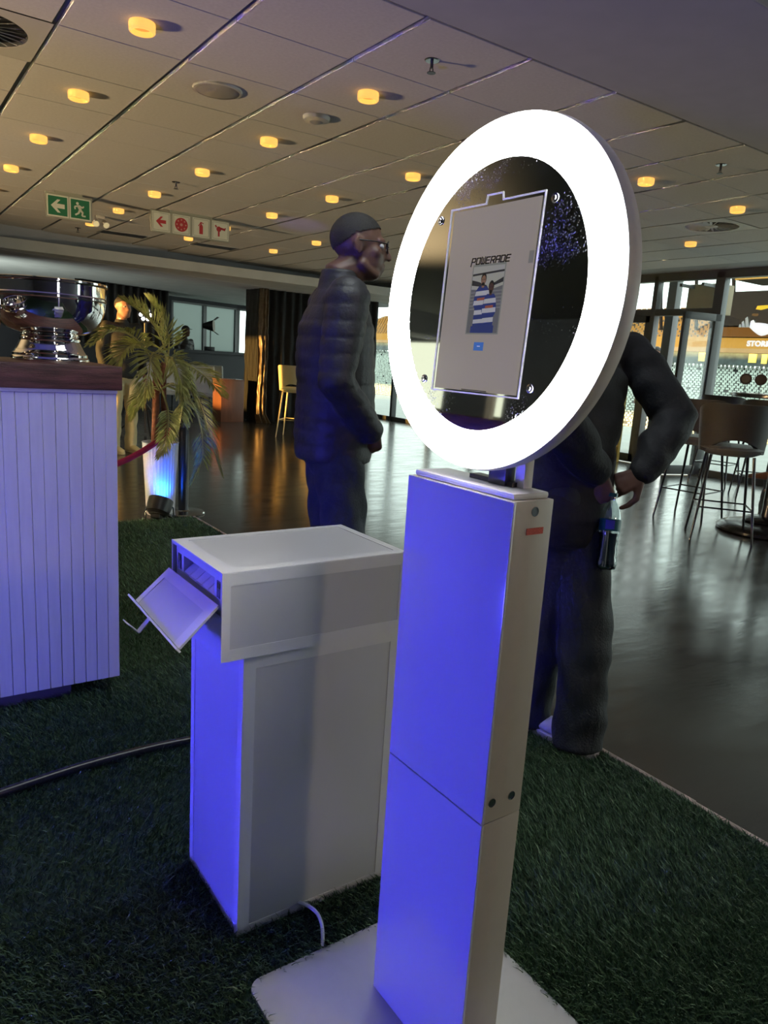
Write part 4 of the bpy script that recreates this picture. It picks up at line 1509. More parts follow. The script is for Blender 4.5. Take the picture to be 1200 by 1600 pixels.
# ------------------------------------------------------------------ palm, pot, lamp, rope post
def palm():
    base = Vector((1.77, 5.44, 0))
    t = thing('potted_palm', 'green palm with arching fronds in a white ribbed pot', 'plant', base)
    q = bmesh.new()
    lathe(q, [(0, 0.002), (0.098, 0.002), (0.104, 0.01), (0.132, 0.545), (0.136, 0.552), (0.126, 0.552), (0.124, 0.50), (0, 0.50)], base, 64, None, -0.035)
    pot = finish('pot', q, M['pot'], t, 25)
    q = bmesh.new()
    lathe(q, [(0.0, 0.515), (0.119, 0.505), (0.119, 0.501), (0, 0.501)], base, 24)
    finish('soil', q, M['soil'], pot, 60)
    # two slim trunks
    for k, (dx, r_) in enumerate(((-0.045, 0.026), (0.035, 0.020))):
        q = bmesh.new()
        pts = [base + Vector((dx * (1 - s * .4), 0.01 * k, 0.50 + 0.62 * s)) for s in np.linspace(0, 1, 7)]
        tube(q, pts, [r_ * (1 + 0.12 * (i % 2)) for i in range(7)], 10)
        finish('trunk', q, M['trunk'], t, 60)

    def at(px, py, y):
        d = CAM_F * 1147.4 + CAM_R * (px - 600) - CAM_U * (py - 800)
        return Vector((0, 0, 1.25)) + d * (y / d.y)
    # fronds as arching stems with rows of leaflets: (control points, leaflet length, droop, side, twist)
    F = [([(256, 590, 5.44), (258, 550, 5.45), (243, 512, 5.45), (220, 488, 5.42), (200, 474, 5.38)], 0.24, 0.1, 1.0),
         ([(250, 588, 5.43), (228, 548, 5.36), (205, 524, 5.28), (175, 518, 5.20), (146, 536, 5.12)], 0.20, 0.8, 1.0),
         ([(252, 585, 5.43), (225, 545, 5.34), (205, 540, 5.25), (190, 556, 5.2), (182, 582, 5.18)], 0.20, 0.7, 1.0),
         ([(254, 600, 5.42), (244, 556, 5.32), (236, 556, 5.24), (232, 590, 5.18), (224, 626, 5.15)], 0.20, 0.6, 1.0),
         ([(256, 596, 5.42), (264, 560, 5.36), (272, 566, 5.30), (280, 592, 5.26), (284, 622, 5.25)], 0.17, 0.6, 1.0),
         ([(257, 590, 5.44), (272, 556, 5.48), (283, 572, 5.46), (298, 606, 5.42), (306, 632, 5.40)], 0.16, 0.7, 1.0),
         ([(258, 592, 5.47), (285, 570, 5.62), (310, 580, 5.75), (330, 598, 5.85), (346, 616, 5.9)], 0.22, 0.6, 1.0),
         ([(262, 600, 5.44), (300, 610, 5.48), (318, 645, 5.50), (330, 690, 5.50), (344, 736, 5.48)], 0.19, 0.5, 1.0),
         ([(260, 602, 5.40), (292, 620, 5.36), (312, 660, 5.34), (316, 712, 5.33), (302, 752, 5.33)], 0.16, 0.5, 1.0),
         ([(254, 612, 5.40), (262, 640, 5.26), (262, 668, 5.22), (258, 696, 5.20), (250, 712, 5.19)], 0.13, 0.5, 1.0),
         ([(252, 610, 5.43), (238, 606, 5.36), (226, 616, 5.3), (216, 632, 5.28), (208, 650, 5.27)], 0.14, 0.6, 1.0),
         ([(256, 592, 5.46), (264, 540, 5.52), (258, 508, 5.55), (245, 486, 5.55), (234, 470, 5.54)], 0.20, 0.15, 1.0),
         ([(255, 606, 5.42), (272, 600, 5.34), (284, 622, 5.3), (283, 650, 5.29), (276, 676, 5.29)], 0.14, 0.6, 1.0)]
    for cps, LL, droop, _ in F:
        P = [at(*c) for c in cps]
        # Catmull-Rom through the points
        pts = []
        ext = [P[0] * 2 - P[1]] + P + [P[-1] * 2 - P[-2]]
        for i in range(1, len(ext) - 2):
            for s in np.linspace(0, 1, 8, endpoint=False):
                a_, b_, c_, d_ = ext[i - 1], ext[i], ext[i + 1], ext[i + 2]
                pts.append(0.5 * ((2 * b_) + (c_ - a_) * s + (2 * a_ - 5 * b_ + 4 * c_ - d_) * s * s + (3 * b_ - a_ - 3 * c_ + d_) * s ** 3))
        pts.append(P[-1])
        n_ = len(pts)
        q = bmesh.new()
        tube(q, pts, [0.0075 * (1 - 0.75 * i / n_) + 0.001 for i in range(n_)], 6)
        stem = finish('frond', q, M['palm_stem'], t, 60)
        q = bmesh.new()
        for i in range(8, n_):
            s = (i - 8) / (n_ - 9)
            tan = (pts[min(i + 1, n_ - 1)] - pts[i - 1]).normalized()
            side = tan.cross(Vector((0, 0, 1)))
            if side.length < 0.2:
                side = tan.cross(Vector(CAM_F))
            side.normalize()
            # open the two rows towards the viewer a little so the blade shows
            upv = side.cross(tan)
            L = LL * (0.55 + 0.9 * math.sin(PI * min(1, 0.15 + s * 0.85)) * 0.55) * (1 - 0.35 * s)
            for sg in (-1, 1):
                for sub in ((0, 0.5) if i % 2 else (0.25,)):
                    p0 = pts[i].lerp(pts[min(i + 1, n_ - 1)], sub)
                    d = (side * sg * (0.85 - 0.45 * s) + tan * (0.55 + 0.6 * s) + upv * 0.25).normalized()
                    d = (d + Vector((rng.normal(), rng.normal(), rng.normal())) * 0.07).normalized()
                    wv = d.cross(upv).normalized() * 0.0095
                    mid = p0 + d * L * .55 + Vector((0, 0, -droop * L * .04))
                    end = p0 + d * L + Vector((0, 0, -droop * L * .28))
                    fold = upv * 0.003
                    vs = [q.verts.new(v) for v in (p0, mid - wv + fold, end, mid + wv + fold, mid - fold)]
                    q.faces.new((vs[0], vs[1], vs[4]))
                    q.faces.new((vs[0], vs[4], vs[3]))
                    q.faces.new((vs[1], vs[2], vs[4]))
                    q.faces.new((vs[4], vs[2], vs[3]))
        o = finish('leaflets', q, M['palm'], stem, fix=False)
        o['kind'] = 'stuff'


palm()


def par_can():
    c = Vector((1.70, 5.27, 0))
    t = thing('par_light', 'small black stage lamp on the floor shining blue onto the palm pot', 'stage lamp', c)
    d = Vector((0.10, 0.10, 0.22)).normalized()
    A = d.to_track_quat('Z', 'Y').to_matrix()
    o0 = c + Vector((0, -0.02, 0.105))
    q = bmesh.new()
    lathe(q, [(0, -0.07), (0.06, -0.07), (0.082, -0.05), (0.090, 0.0), (0.090, 0.05), (0.084, 0.05), (0.080, 0.02), (0, 0.02)], o0, 28, A)
    finish('housing', q, M['black'], t, 35)
    q = bmesh.new()
    lathe(q, [(0, 0.030), (0.079, 0.026), (0.079, 0.0205), (0, 0.0205)], o0, 24, A)
    finish('lens', q, M['blue_lens'], t, 35)
    sd = Vector((1, 0, 0))
    for s in (-1, 1):
        q = bmesh.new()
        tube(q, [o0 + sd * s * 0.092, o0 + sd * s * 0.104 + Vector((0, 0, -0.03)), c + sd * s * 0.104 + Vector((0, -0.03, 0.010))], 0.006, 6)
        tube(q, [c + sd * s * 0.104 + Vector((0, -0.07, 0.008)), c + sd * s * 0.104 + Vector((0, 0.07, 0.008))], 0.006, 6)
        finish('bracket', q, M['steel'], t, 60)
    q = bmesh.new()
    bx(q, (-0.035, -0.025, -0.10), (0.035, 0.025, -0.0705), 0.004)
    q.transform(Matrix.Translation(o0) @ A.to_4x4())
    finish('rear_box', q, M['black'], t, 40)
    lamp('par_beam', 'SPOT', o0 + d * 0.06, 16, (0.008, 0.10, 1.0), o0 + d * 0.06 + Vector((0.13, 0.22, 0.30)), spot_size=math.radians(95), spot_blend=0.8, shadow_soft_size=0.05)


par_can()


def rope_post():
    c = Vector((1.94, 5.42, 0))
    t = thing('rope_post', 'polished steel rope post with a flat round base beside the palm pot', 'rope barrier', c)
    q = bmesh.new()
    lathe(q, [(0, 0.001), (0.16, 0.001), (0.162, 0.008), (0.155, 0.016), (0.05, 0.022), (0.042, 0.03), (0, 0.03)], c, 40)
    finish('base', q, M['steel'], t, 35)
    q = bmesh.new()
    lathe(q, [(0.038, 0.0301), (0.038, 0.88), (0, 0.88)], c, 28)
    finish('pole', q, M['dark_steel'], t, 35)
    q = bmesh.new()
    lathe(q, [(0.038, 0.8801), (0.043, 0.885), (0.043, 0.905), (0.030, 0.918), (0, 0.922)], c, 28)
    finish('cap', q, M['steel'], t, 35)
    q = bmesh.new()
    lathe(q, [(0.0385, 0.665), (0.0385, 0.70), (0.049, 0.70), (0.049, 0.665), (0.0385, 0.665)], c, 24)
    finish('ring', q, M['steel'], t, 35)
    pts = []
    a, b = c + Vector((-0.055, -0.01, 0.68)), Vector((0.35, 4.75, 0.62))
    for s in np.linspace(0, 1, 16):
        p = a.lerp(b, s)
        p.z -= 0.26 * 4 * s * (1 - s)
        pts.append(p)
    q = bmesh.new()
    tube(q, pts, 0.021, 12)
    o = finish('rope', q, M['rope'], None, 60)
    tag(o, 'crimson velvet rope hanging in a curve from the steel post', 'rope')


rope_post()

# added glowing lamp standing in for a lens ghost behind the palm
t = thing('ghost_lamp', 'white lens ghost drawn as an added multi-lens lamp behind the palm', 'stage lamp', (3.22, 10.5, 0))
c = Vector((3.20, 10.48, 1.66))
A = Vector((-0.27, -0.95, -0.05)).normalized().to_track_quat('Z', 'Y').to_matrix()
q = bmesh.new()
lathe(q, [(0, -0.12), (0.07, -0.12), (0.105, -0.05), (0.11, 0.03), (0.103, 0.03), (0.10, 0.0), (0, 0.0)], c, 28, A)
hs = finish('housing', q, M['black'], t, 35)
for k in range(7):
    q = bmesh.new()
    off = Vector((0, 0, 0)) if k == 6 else Vector((0.062 * math.cos(k * PI / 3), 0.062 * math.sin(k * PI / 3), 0))
    lathe(q, [(0, 0.014), (0.018, 0.010), (0.026, 0.001), (0, 0.001)], c + A @ off, 14, A)
    finish('lens', q, M['ghost_glow'], hs, 60)
q = bmesh.new()
cyl(q, (3.22, 10.56, 0.03), (3.22, 10.56, 1.6), 0.018, seg=12)
finish('pole', q, M['black'], t, 40)
for k in range(3):
    q = bmesh.new()
    a = 2 * PI * k / 3 + .4
    tube(q, [(3.22, 10.56, 0.45), (3.22 + 0.4 * math.cos(a), 10.56 + 0.4 * math.sin(a), 0.013)], 0.012, 8)
    finish('leg', q, M['black'], t, 60)


# ------------------------------------------------------------------ bar stools, table, far furniture
def make_stool(label, shell, pad, leg_m, group, seat_z=0.76):
    """bar stool built about the origin, its back towards -y"""
    t = thing('bar_stool', label, 'bar stool', (0, 0, 0), group)
    # curved upholstered back with an arched gap above the seat
    q = bmesh.new()
    nA, nZ = 28, 8
    grid_o, grid_i = [], []
    for i in range(nA + 1):
        th = math.radians(-112 + 224 * i / nA)
        k = abs(th) / math.radians(112)
        top = seat_z + 0.33 - 0.20 * max(0, k - 0.45) ** 1.3
        bot = seat_z + 0.105 * max(0.0, math.cos(th * 1.55)) ** 0.8 - 0.05
        ro, col_o, col_i = 0.0, [], []
        for j in range(nZ + 1):
            z = bot + (top - bot) * j / nZ
            flare = 0.03 * (z - seat_z) / 0.33
            for R_, col in ((0.245 + flare, col_o), (0.205 + flare, col_i)):
                x, y = R_ * math.sin(th), -R_ * math.cos(th) * 0.92
                col.append(q.verts.new((x, y, z)))
        grid_o.append(col_o)
        grid_i.append(col_i)
    for i in range(nA):
        for j in range(nZ):
            q.faces.new((grid_o[i][j], grid_o[i + 1][j], grid_o[i + 1][j + 1], grid_o[i][j + 1]))
            q.faces.new((grid_i[i][j], grid_i[i][j + 1], grid_i[i + 1][j + 1], grid_i[i + 1][j]))
        q.faces.new((grid_o[i][nZ], grid_o[i + 1][nZ], grid_i[i + 1][nZ], grid_i[i][nZ]))
        q.faces.new((grid_o[i][0], grid_i[i][0], grid_i[i + 1][0], grid_o[i + 1][0]))
    for i in (0, nA):
        for j in range(nZ):
            q.faces.new((grid_o[i][j], grid_o[i][j + 1], grid_i[i][j + 1], grid_i[i][j]))
    finish('backrest', q, shell, t, 50)
    q = bmesh.new()
    lathe(q, [(0, seat_z - 0.075), (0.17, seat_z - 0.075), (0.225, seat_z - 0.05), (0.243, seat_z - 0.02), (0.235, seat_z - 0.0)], (0, 0, 0), 36)
    lathe(q, [(0.2349, seat_z), (0.20, seat_z + 0.004), (0, seat_z + 0.008)], (0, 0, 0), 36)
    bmesh.ops.remove_doubles(q, verts=q.verts, dist=1e-3)
    finish('seat', q, pad, t, 40)
    feet = []
    for sx in (-1, 1):
        for sy in (-1, 1):
            q = bmesh.new()
            a, b = Vector((sx * .155, sy * .145, seat_z - 0.07)), Vector((sx * .225, sy * .215, 0.001))
            cyl(q, a, b, 0.0125, 0.009, 12)
            finish('leg', q, leg_m, t, 40)
            feet.append((a, b))
    zf = 0.27

    def atz(f, z):
        a, b = f
        return a.lerp(b, (a.z - z) / (a.z - b.z))
    for i, j in ((0, 1), (1, 3), (3, 2), (2, 0)):
        q = bmesh.new()
        cyl(q, atz(feet[i], zf), atz(feet[j], zf), 0.0065, seg=8)
        finish('foot_rail', q, leg_m, t, 40)
    return t


def place(root, x, y, ang):
    root.location = (x, y, 0)
    root.rotation_euler = (0, 0, math.radians(ang))
    return root


# back towards the camera: angle of +y away from the back
brown = make_stool('brown upholstered bar stool nearest the camera, its curved back turned to us', M['brown_seat'], M['seat_pale'], M['table_black'], 'brown bar stools at the round table')
place(brown, 5.63, 3.22, -52)
dup(brown, (6.15, 3.83, 0), 'brown upholstered bar stool half hidden behind the nearer brown stool', math.radians(-82))
dup(brown, (8.05, 4.25, 0), 'farther brown bar stool near the big glass pane, only its back showing', math.radians(-50))
dup(brown, (8.55, 5.05, 0), 'farther brown bar stool by the door frame, only its back showing', math.radians(-80))
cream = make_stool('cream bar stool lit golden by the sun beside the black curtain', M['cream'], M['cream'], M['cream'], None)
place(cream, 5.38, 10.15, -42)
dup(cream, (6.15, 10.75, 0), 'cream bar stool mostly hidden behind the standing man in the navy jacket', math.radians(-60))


def round_table():
    c = Vector((6.31, 3.18, 0))
    t = thing('bar_table', 'tall round black table with heavy stepped base at the right edge', 'table', c)
    q = bmesh.new()
    lathe(q, [(0, 0.001), (0.37, 0.001), (0.40, 0.012), (0.40, 0.03), (0.37, 0.055), (0.30, 0.075), (0.20, 0.085), (0.0, 0.085)], c, 56)
    lathe(q, [(0.0, 0.0852), (0.19, 0.0852), (0.20, 0.10), (0.17, 0.125), (0.09, 0.14), (0.0, 0.14)], c, 48)
    finish('base', q, M['table_black'], t, 35)
    q = bmesh.new()
    lathe(q, [(0.06, 0.1402), (0.055, 0.2), (0.055, 1.10), (0.12, 1.138), (0, 1.138)], c, 28)
    finish('column', q, M['table_black'], t, 35)
    q = bmesh.new()
    lathe(q, [(0, 1.1382), (0.43, 1.1382), (0.44, 1.146), (0.44, 1.166), (0.432, 1.172), (0, 1.172)], c, 64)
    finish('tabletop', q, M['table_black'], t, 35)
    return c


tc_ = round_table()
for k, (x, y, lab) in enumerate(((6.04, 3.42, 'round dark brown table marker with paler centre, left of two on the tall black table'), (6.13, 3.34, 'plain round dark brown table marker, right of two on the tall black table'))):
    t = thing('table_marker', lab, 'table marker', (x, y, 1.172), 'round table markers')
    A = Vector((-0.82, -0.55, 0.0)).normalized().to_track_quat('Z', 'Y').to_matrix()
    c = Vector((x, y, 1.172 + 0.115))
    q = bmesh.new()
    lathe(q, [(0, -0.006), (0.046, -0.006), (0.046, 0.006), (0.034, 0.006), (0.034, 0.004), (0, 0.004)], c, 32, A)
    d_ = finish('disc', q, M['disc_brown'], t, 35)
    if k == 0:
        q = bmesh.new()
        lathe(q, [(0, 0.0058), (0.032, 0.0052), (0.032, 0.0042), (0, 0.0042)], c, 28, A)
        finish('centre', q, M['disc_mid'], d_, 35)
    q = bmesh.new()
    cyl(q, c + Vector((0, 0, -0.112)), c + Vector((0, 0, -0.044)), 0.003, seg=8)
    finish('stem', q, M['disc_brown'], t)
    q = bmesh.new()
    cyl(q, (x, y, 1.1722), (x, y, 1.176), 0.028, seg=20)
    finish('foot', q, M['disc_brown'], t)
# stemmed glass on the table
t = thing('wine_glass', 'clear stemmed glass on the tall black table at the right edge', 'glass', (6.22, 3.22, 1.172))
q = bmesh.new()
lathe(q, [(0, 0.0), (0.034, 0.0), (0.034, 0.003), (0.005, 0.008), (0.004, 0.075), (0.012, 0.085), (0.036, 0.115), (0.040, 0.15), (0.034, 0.185), (0.032, 0.185), (0.037, 0.15), (0.033, 0.117), (0.0, 0.092)], (6.22, 3.22, 1.1722), 32)
finish('bowl', q, M['bottle'], t, 50)

# brown plinth box, far left of the curtain
t = thing('plinth_box', 'brown wooden box plinth standing left of the black curtain', 'box', (5.315, 12.57, 0))
q = bmesh.new()
bx(q, (5.10, 12.37, 0.001), (5.53, 12.77, 0.735), 0.004)
finish('carcass', q, M['brown_box'], t, 40)
q = bmesh.new()
bx(q, (5.09, 12.36, 0.7355), (5.54, 12.78, 0.755), 0.003)
finish('top', q, M['brown_box'], t, 40)

# black curtained block with a bronze satin drape at its corner


def curtain_block():
    t = thing('black_curtain', 'black floor to ceiling curtain wrapped round a block behind the standing man', 'curtain', (6.9, 12.8, 0))
    path = []
    xa, xb, ya, yb = 5.80, 8.35, 12.42, 12.98
    n1, n2 = 90, 44
    for k in range(n2):
        path.append((xa + 0.022 * math.sin(k * 1.1), yb - (yb - ya) * k / n2))
    for k in range(n1):
        path.append((xa + (xb - xa) * k / n1, ya + 0.028 * math.sin(k * 1.05) + 0.012 * math.sin(k * 2.7)))
    for k in range(20):
        path.append((xb + 0.02 * math.sin(k), ya + (yb - ya) * k / 20))
    q = bmesh.new()
    cols = []
    for i, (x, y) in enumerate(path):
        cols.append([q.verts.new((x + 0.012 * math.sin(z * 2 + i * .6), y + 0.012 * math.sin(z * 3 + i * .4), max(0.004, z * 2.638 / 9))) for z in range(10)])
    for a, b in zip(cols, cols[1:]):
        for j in range(9):
            q.faces.new((a[j], b[j], b[j + 1], a[j + 1]))
    bmesh.ops.solidify(q, geom=q.faces, thickness=0.008)
    finish('fabric', q, M['curtain'], t, 180)
    q = bmesh.new()
    bx(q, (xa + 0.05, ya + 0.06, 0.003), (xb - 0.05, yb - 0.05, 2.60))
    finish('core', q, M['dark_wall'], t)
    # bronze satin strip, crinkled, pooling on the floor
    t2 = thing('satin_drape', 'crinkled bronze satin drape hanging at the corner of the black curtain, sunlit below', 'curtain', (5.86, 12.3, 0))
    q = bmesh.new()
    cols = []
    nn, mm = 26, 60
    for i in range(nn):
        s = i / (nn - 1)
        col = []
        for j in range(mm):
            z = 0.004 + 2.60 * j / (mm - 1)
            sp = 1 + 0.55 * max(0, (0.18 - z) / 0.18) + 0.05 * math.sin(z * 5)
            x = 5.855 + (s - 0.5) * 0.19 * sp + 0.010 * mnoise.noise((s * 6, z * 6, 1.7))
            y = 12.335 - 0.05 * math.sin(s * PI) + 0.020 * math.sin(s * 19 + 0.8 * math.sin(z * 4)) + 0.022 * mnoise.noise((s * 5, z * 9, 0.3)) - 0.12 * max(0, (0.14 - z) / 0.14)
            col.append(q.verts.new((x, y, z)))
        cols.append(col)
    for a, b in zip(cols, cols[1:]):
        for j in range(mm - 1):
            q.faces.new((a[j], b[j], b[j + 1], a[j + 1]))
    bmesh.ops.solidify(q, geom=q.faces, thickness=0.004)
    finish('fabric', q, M['satin'], t2, 180)


curtain_block()


def lounge_chairs():
    proto = None
    names = ['leftmost grey lounge chair of the row before the dark bar', 'second grey lounge chair from the left before the dark bar', 'third grey lounge chair from the left before the dark bar', 'fourth grey lounge chair from the left before the dark bar', 'rightmost grey lounge chair with a pale top edge, behind the brown plinth box']
    P = [(3.95, 14.60), (4.43, 14.32), (4.91, 14.04), (5.39, 13.76), (5.80, 14.35)]
    for k, (x, y) in enumerate(P):
        if proto is None:
            t = thing('lounge_chair', names[0], 'chair', (0, 0, 0), 'grey lounge chairs before the dark bar')
            q = bmesh.new()
            bx(q, (-.24, -.25, .36), (.24, .25, .47), 0.03)
            finish('seat', q, M['grey_seat'], t, 40)
            q = bmesh.new()
            for v in bx(q, (-.23, -.30, .44), (.23, -.20, .95), 0.035):
                v.co.y -= 0.12 * (v.co.z - .44)
            finish('backrest', q, M['grey_seat'], t, 40)
            for sx in (-1, 1):
                q = bmesh.new()
                bx(q, (sx * .235 - .028, -.22, .40), (sx * .235 + .028, .20, .64), 0.02)
                finish('arm', q, M['grey_seat'], t, 40)
                for sy in (-1, 1):
                    q = bmesh.new()
                    cyl(q, (sx * .19, sy * .19, .37), (sx * .21, sy * .22, 0.001), 0.016, 0.011, 10)
                    finish('leg', q, M['table_black'], t, 40)
            proto = place(t, x, y, -40)
        else:
            dup(proto, (x, y, 0), names[k], math.radians(-40))


lounge_chairs()

# stage lamp on a thin pole standing on the far bar
t = thing('bar_lamp', 'dark lamp head on a thin pole standing on the far bar', 'lamp', (6.33, 16.08, 1.22))
bp = Vector((6.33, 16.08, 1.2202))
q = bmesh.new()
bx(q, bp + Vector((-.10, -.07, 0)), bp + Vector((.10, .07, .09)), 0.01)
finish('base', q, M['black'], t, 40)
q = bmesh.new()
cyl(q, bp + Vector((.02, 0, .09)), bp + Vector((.02, 0, .50)), 0.012, seg=8)
finish('pole', q, M['black'], t)
q = bmesh.new()
dd = Vector((-0.82, 0.55, -0.05)).normalized()
cyl(q, bp + Vector((.08, -.04, .55)) , bp + Vector((.08, -.04, .55)) + dd * 0.24, 0.13, 0.055, 18)
hd = finish('lamp_head', q, M['black'], t, 40)
q = bmesh.new()
hp = bp + Vector((.08, -.04, .55))
for sg in (-1, 1):
    prism(q, [(-.10, 0), (.10, 0), (.12, .12), (-.12, .12)], hp + Vector((0, 0, sg * .12)) - dd * 0.002, dd.cross(Vector((0, 0, 1))), (-dd * 0.8 + Vector((0, 0, sg * .6))).normalized(), dd.cross((-dd * 0.8 + Vector((0, 0, sg * .6)))).normalized() * -1, 0.004)
o = finish('barn_doors', q, M['black'], hd)
o['kind'] = 'stuff'

# door frame by the doors, its sunlight painted in as gold
t = thing('sunlit_door_frame', 'door frame with sunlight painted gold and a white sheet, seen through the bent arm', 'door frame', (9.0, 7.1, 0))
q = bmesh.new()
for lo, hi in (((8.98, 6.85, 0.001), (9.03, 6.93, 1.25)), ((8.98, 7.28, 0.001), (9.03, 7.36, 1.25)), ((8.98, 6.93, 0.12), (9.03, 7.28, 0.2)), ((8.98, 6.93, 1.17), (9.03, 7.28, 1.25))):
    bx(q, lo, hi, 0.004)
finish('frame', q, M['sunlit_frame'], t, 40)
q = bmesh.new()
bx(q, (9.0, 6.925, 0.195), (9.015, 7.285, 1.175))
bd = finish('panel', q, mat('door_panel', (0.22, 0.19, 0.10), 0.5), t)
q = bmesh.new()
bx(q, (8.996, 7.0, 0.36), (8.9995, 7.19, 0.66))
finish('sheet', q, M['paper'], bd)
q = bmesh.new()
bx(q, (8.996, 7.0, 0.68), (8.9995, 7.19, 0.77))
finish('yellow_label', q, M['deco_yellow'], bd)


# ------------------------------------------------------------------ people
def remeshed(name, bm, voxel, m, parent, disp=None, smooth_it=3):
    bmesh.ops.recalc_face_normals(bm, faces=bm.faces)
    me = bpy.data.meshes.new('tmp')
    bm.to_mesh(me)
    bm.free()
    o = bpy.data.objects.new('tmp', me)
    COL.objects.link(o)
    r = o.modifiers.new('r', 'REMESH')
    r.mode = 'VOXEL'
    r.voxel_size = voxel
    r.use_smooth_shade = True
    s = o.modifiers.new('s', 'SMOOTH')
    s.iterations = smooth_it
    s.factor = 0.5
    bpy.context.view_layer.update()
    out = bpy.data.meshes.new_from_object(o.evaluated_get(bpy.context.evaluated_depsgraph_get()))
    bpy.data.objects.remove(o)
    if disp:
        n_ = len(out.vertices)
        co = np.empty(n_ * 3, np.float32)
        no = np.empty(n_ * 3, np.float32)
        out.vertices.foreach_get('co', co)
        out.vertex_normals.foreach_get('vector', no)
        co = co.reshape(-1, 3)
        no = no.reshape(-1, 3)
        co += no * disp(co)[:, None]
        out.vertices.foreach_set('co', co.ravel())
        out.update()
    for p in out.polygons:
        p.use_smooth = True
    out.name = name
    out.materials.clear()
    out.materials.append(m)
    ob = bpy.data.objects.new(name, out)
    COL.objects.link(ob)
    ob.parent = parent
    ob.matrix_parent_inverse = Matrix.Translation(parent.location).inverted()
    return ob


def wrinkles(amp, fx, fz, seed):
    def f(co):
        x, y, z = co[:, 0], co[:, 1], co[:, 2]
        return amp * (np.sin(fz * z + 3 * np.sin(fx * x + seed) + 2.2 * np.cos(fx * y * 1.3)) * 0.5 + np.sin(fz * 1.9 * z - 2.7 * np.sin(fx * 1.7 * y + seed * 2) + fx * x) * 0.35)
    return f


def quilts(amp, period):
    def f(co):
        return amp * (np.abs(np.sin(PI * co[:, 2] / period + 0.25 * np.sin(9 * co[:, 0] + 7 * co[:, 1]))) ** 0.5 - 0.6)
    return f


def hand(bm, wrist, d, n, thumb, curls, s=1.0, spread=0.0, thumb_out=0.6):
    """palm + four fingers + thumb; d towards the fingertips, n out of the back of the hand, thumb = +1/-1 side"""
    wrist, d, n = Vector(wrist), Vector(d).normalized(), Vector(n)
    n = (n - d * n.dot(d)).normalized()
    w = d.cross(n).normalized()
    offs = [0.030, 0.010, -0.010, -0.029]
    lens = [0.070, 0.078, 0.073, 0.058]
    kn = []
    for o_ in offs:
        k = wrist + (d * (0.088 - abs(o_ - 0.004) * 0.25) + w * o_ * thumb) * s
        tube(bm, [wrist + w * o_ * 0.55 * thumb * s + d * 0.01 * s, k], [0.0145 * s, 0.0118 * s], 10)
        kn.append(k)
    tube(bm, [wrist - d * 0.02 * s, wrist + d * 0.06 * s], [0.022 * s, 0.026 * s], 12, squash=0.62, up=n)
    for i, (k, L) in enumerate(zip(kn, lens)):
        cv = curls[i]
        dirv = (d + w * thumb * spread * (1.5 - i)).normalized()
        p = k
        pts = [p]
        ang = 0
        for seg_, c_ in zip((0.45, 0.30, 0.25), cv):
            ang += c_
            v = dirv * math.cos(math.radians(ang)) - n * math.sin(math.radians(ang))
            p = p + v * L * seg_ * s * 1.05
            pts.append(p)
        tube(bm, pts, [0.0098 * s, 0.0090 * s, 0.0080 * s, 0.0066 * s], 10)
    t0 = wrist + (d * 0.018 + w * thumb * 0.022) * s
    t1 = t0 + (d * 0.032 + w * thumb * 0.030 * thumb_out / 0.6 - n * 0.012) * s
    t2 = t1 + (d * 0.030 + w * thumb * 0.008 - n * 0.012) * s
    t3 = t2 + (d * 0.024 - w * thumb * 0.002 - n * 0.010) * s
    tube(bm, [t0, t1, t2, t3], [0.016 * s, 0.0125 * s, 0.0105 * s, 0.008 * s], 10)


def head(bm, c, face, s=1.0, up=Vector((0, 0, 1))):
    """adds skull, jaw, nose, brow, lips, ears to bm; returns local frame"""
    f = Vector(face).normalized()
    x = f.cross(up).normalized()
    u = x.cross(f).normalized()
    A = Matrix((x, f, u)).transposed()
    c = Vector(c)

    def L(a, b, d):
        return c + A @ (Vector((a, b, d)) * s)
    ell(bm, L(0, -0.012, 0.032), .076 * s, .098 * s, .090 * s, A)
    ell(bm, L(0, 0.030, -0.030), .064 * s, .070 * s, .092 * s, A)
    ell(bm, L(0, 0.046, -0.085), .044 * s, .048 * s, .036 * s, A)
    tube(bm, [L(-.055, 0.012, -0.065), L(-.028, 0.066, -0.100), L(.028, 0.066, -0.100), L(.055, 0.012, -0.065)], [.020 * s, .018 * s, .018 * s, .020 * s], 10)
    tube(bm, [L(0, 0.090, 0.018), L(0, 0.104, -0.008), L(0, 0.116, -0.032)], [.008 * s, .010 * s, .013 * s], 10)
    ell(bm, L(-.013, 0.100, -0.036), .010 * s, .012 * s, .008 * s, A, 10)
    ell(bm, L(.013, 0.100, -0.036), .010 * s, .012 * s, .008 * s, A, 10)
    tube(bm, [L(-.042, 0.072, 0.022), L(-.018, 0.088, 0.026), L(.018, 0.088, 0.026), L(.042, 0.072, 0.022)], .011 * s, 8)
    tube(bm, [L(-.022, 0.088, -0.064), L(0, 0.098, -0.061), L(.022, 0.088, -0.064)], .0075 * s, 8)
    tube(bm, [L(-.020, 0.086, -0.075), L(0, 0.095, -0.076), L(.020, 0.086, -0.075)], .0080 * s, 8)
    for sg in (-1, 1):
        ell(bm, L(sg * .046, 0.062, -0.022), .020 * s, .022 * s, .020 * s, A, 12)
        R_ = A @ Matrix.Rotation(sg * 0.35, 3, 'Z')
        ell(bm, L(sg * .079, -0.008, -0.004), .009 * s, .020 * s, .031 * s, R_, 14)
        tube(bm, [L(sg * .078, 0.008, 0.016), L(sg * .086, -0.012, 0.026), L(sg * .088, -0.024, 0.008), L(sg * .083, -0.016, -0.02), L(sg * .078, -0.002, -0.032)], .0055 * s, 8)
    return A, L


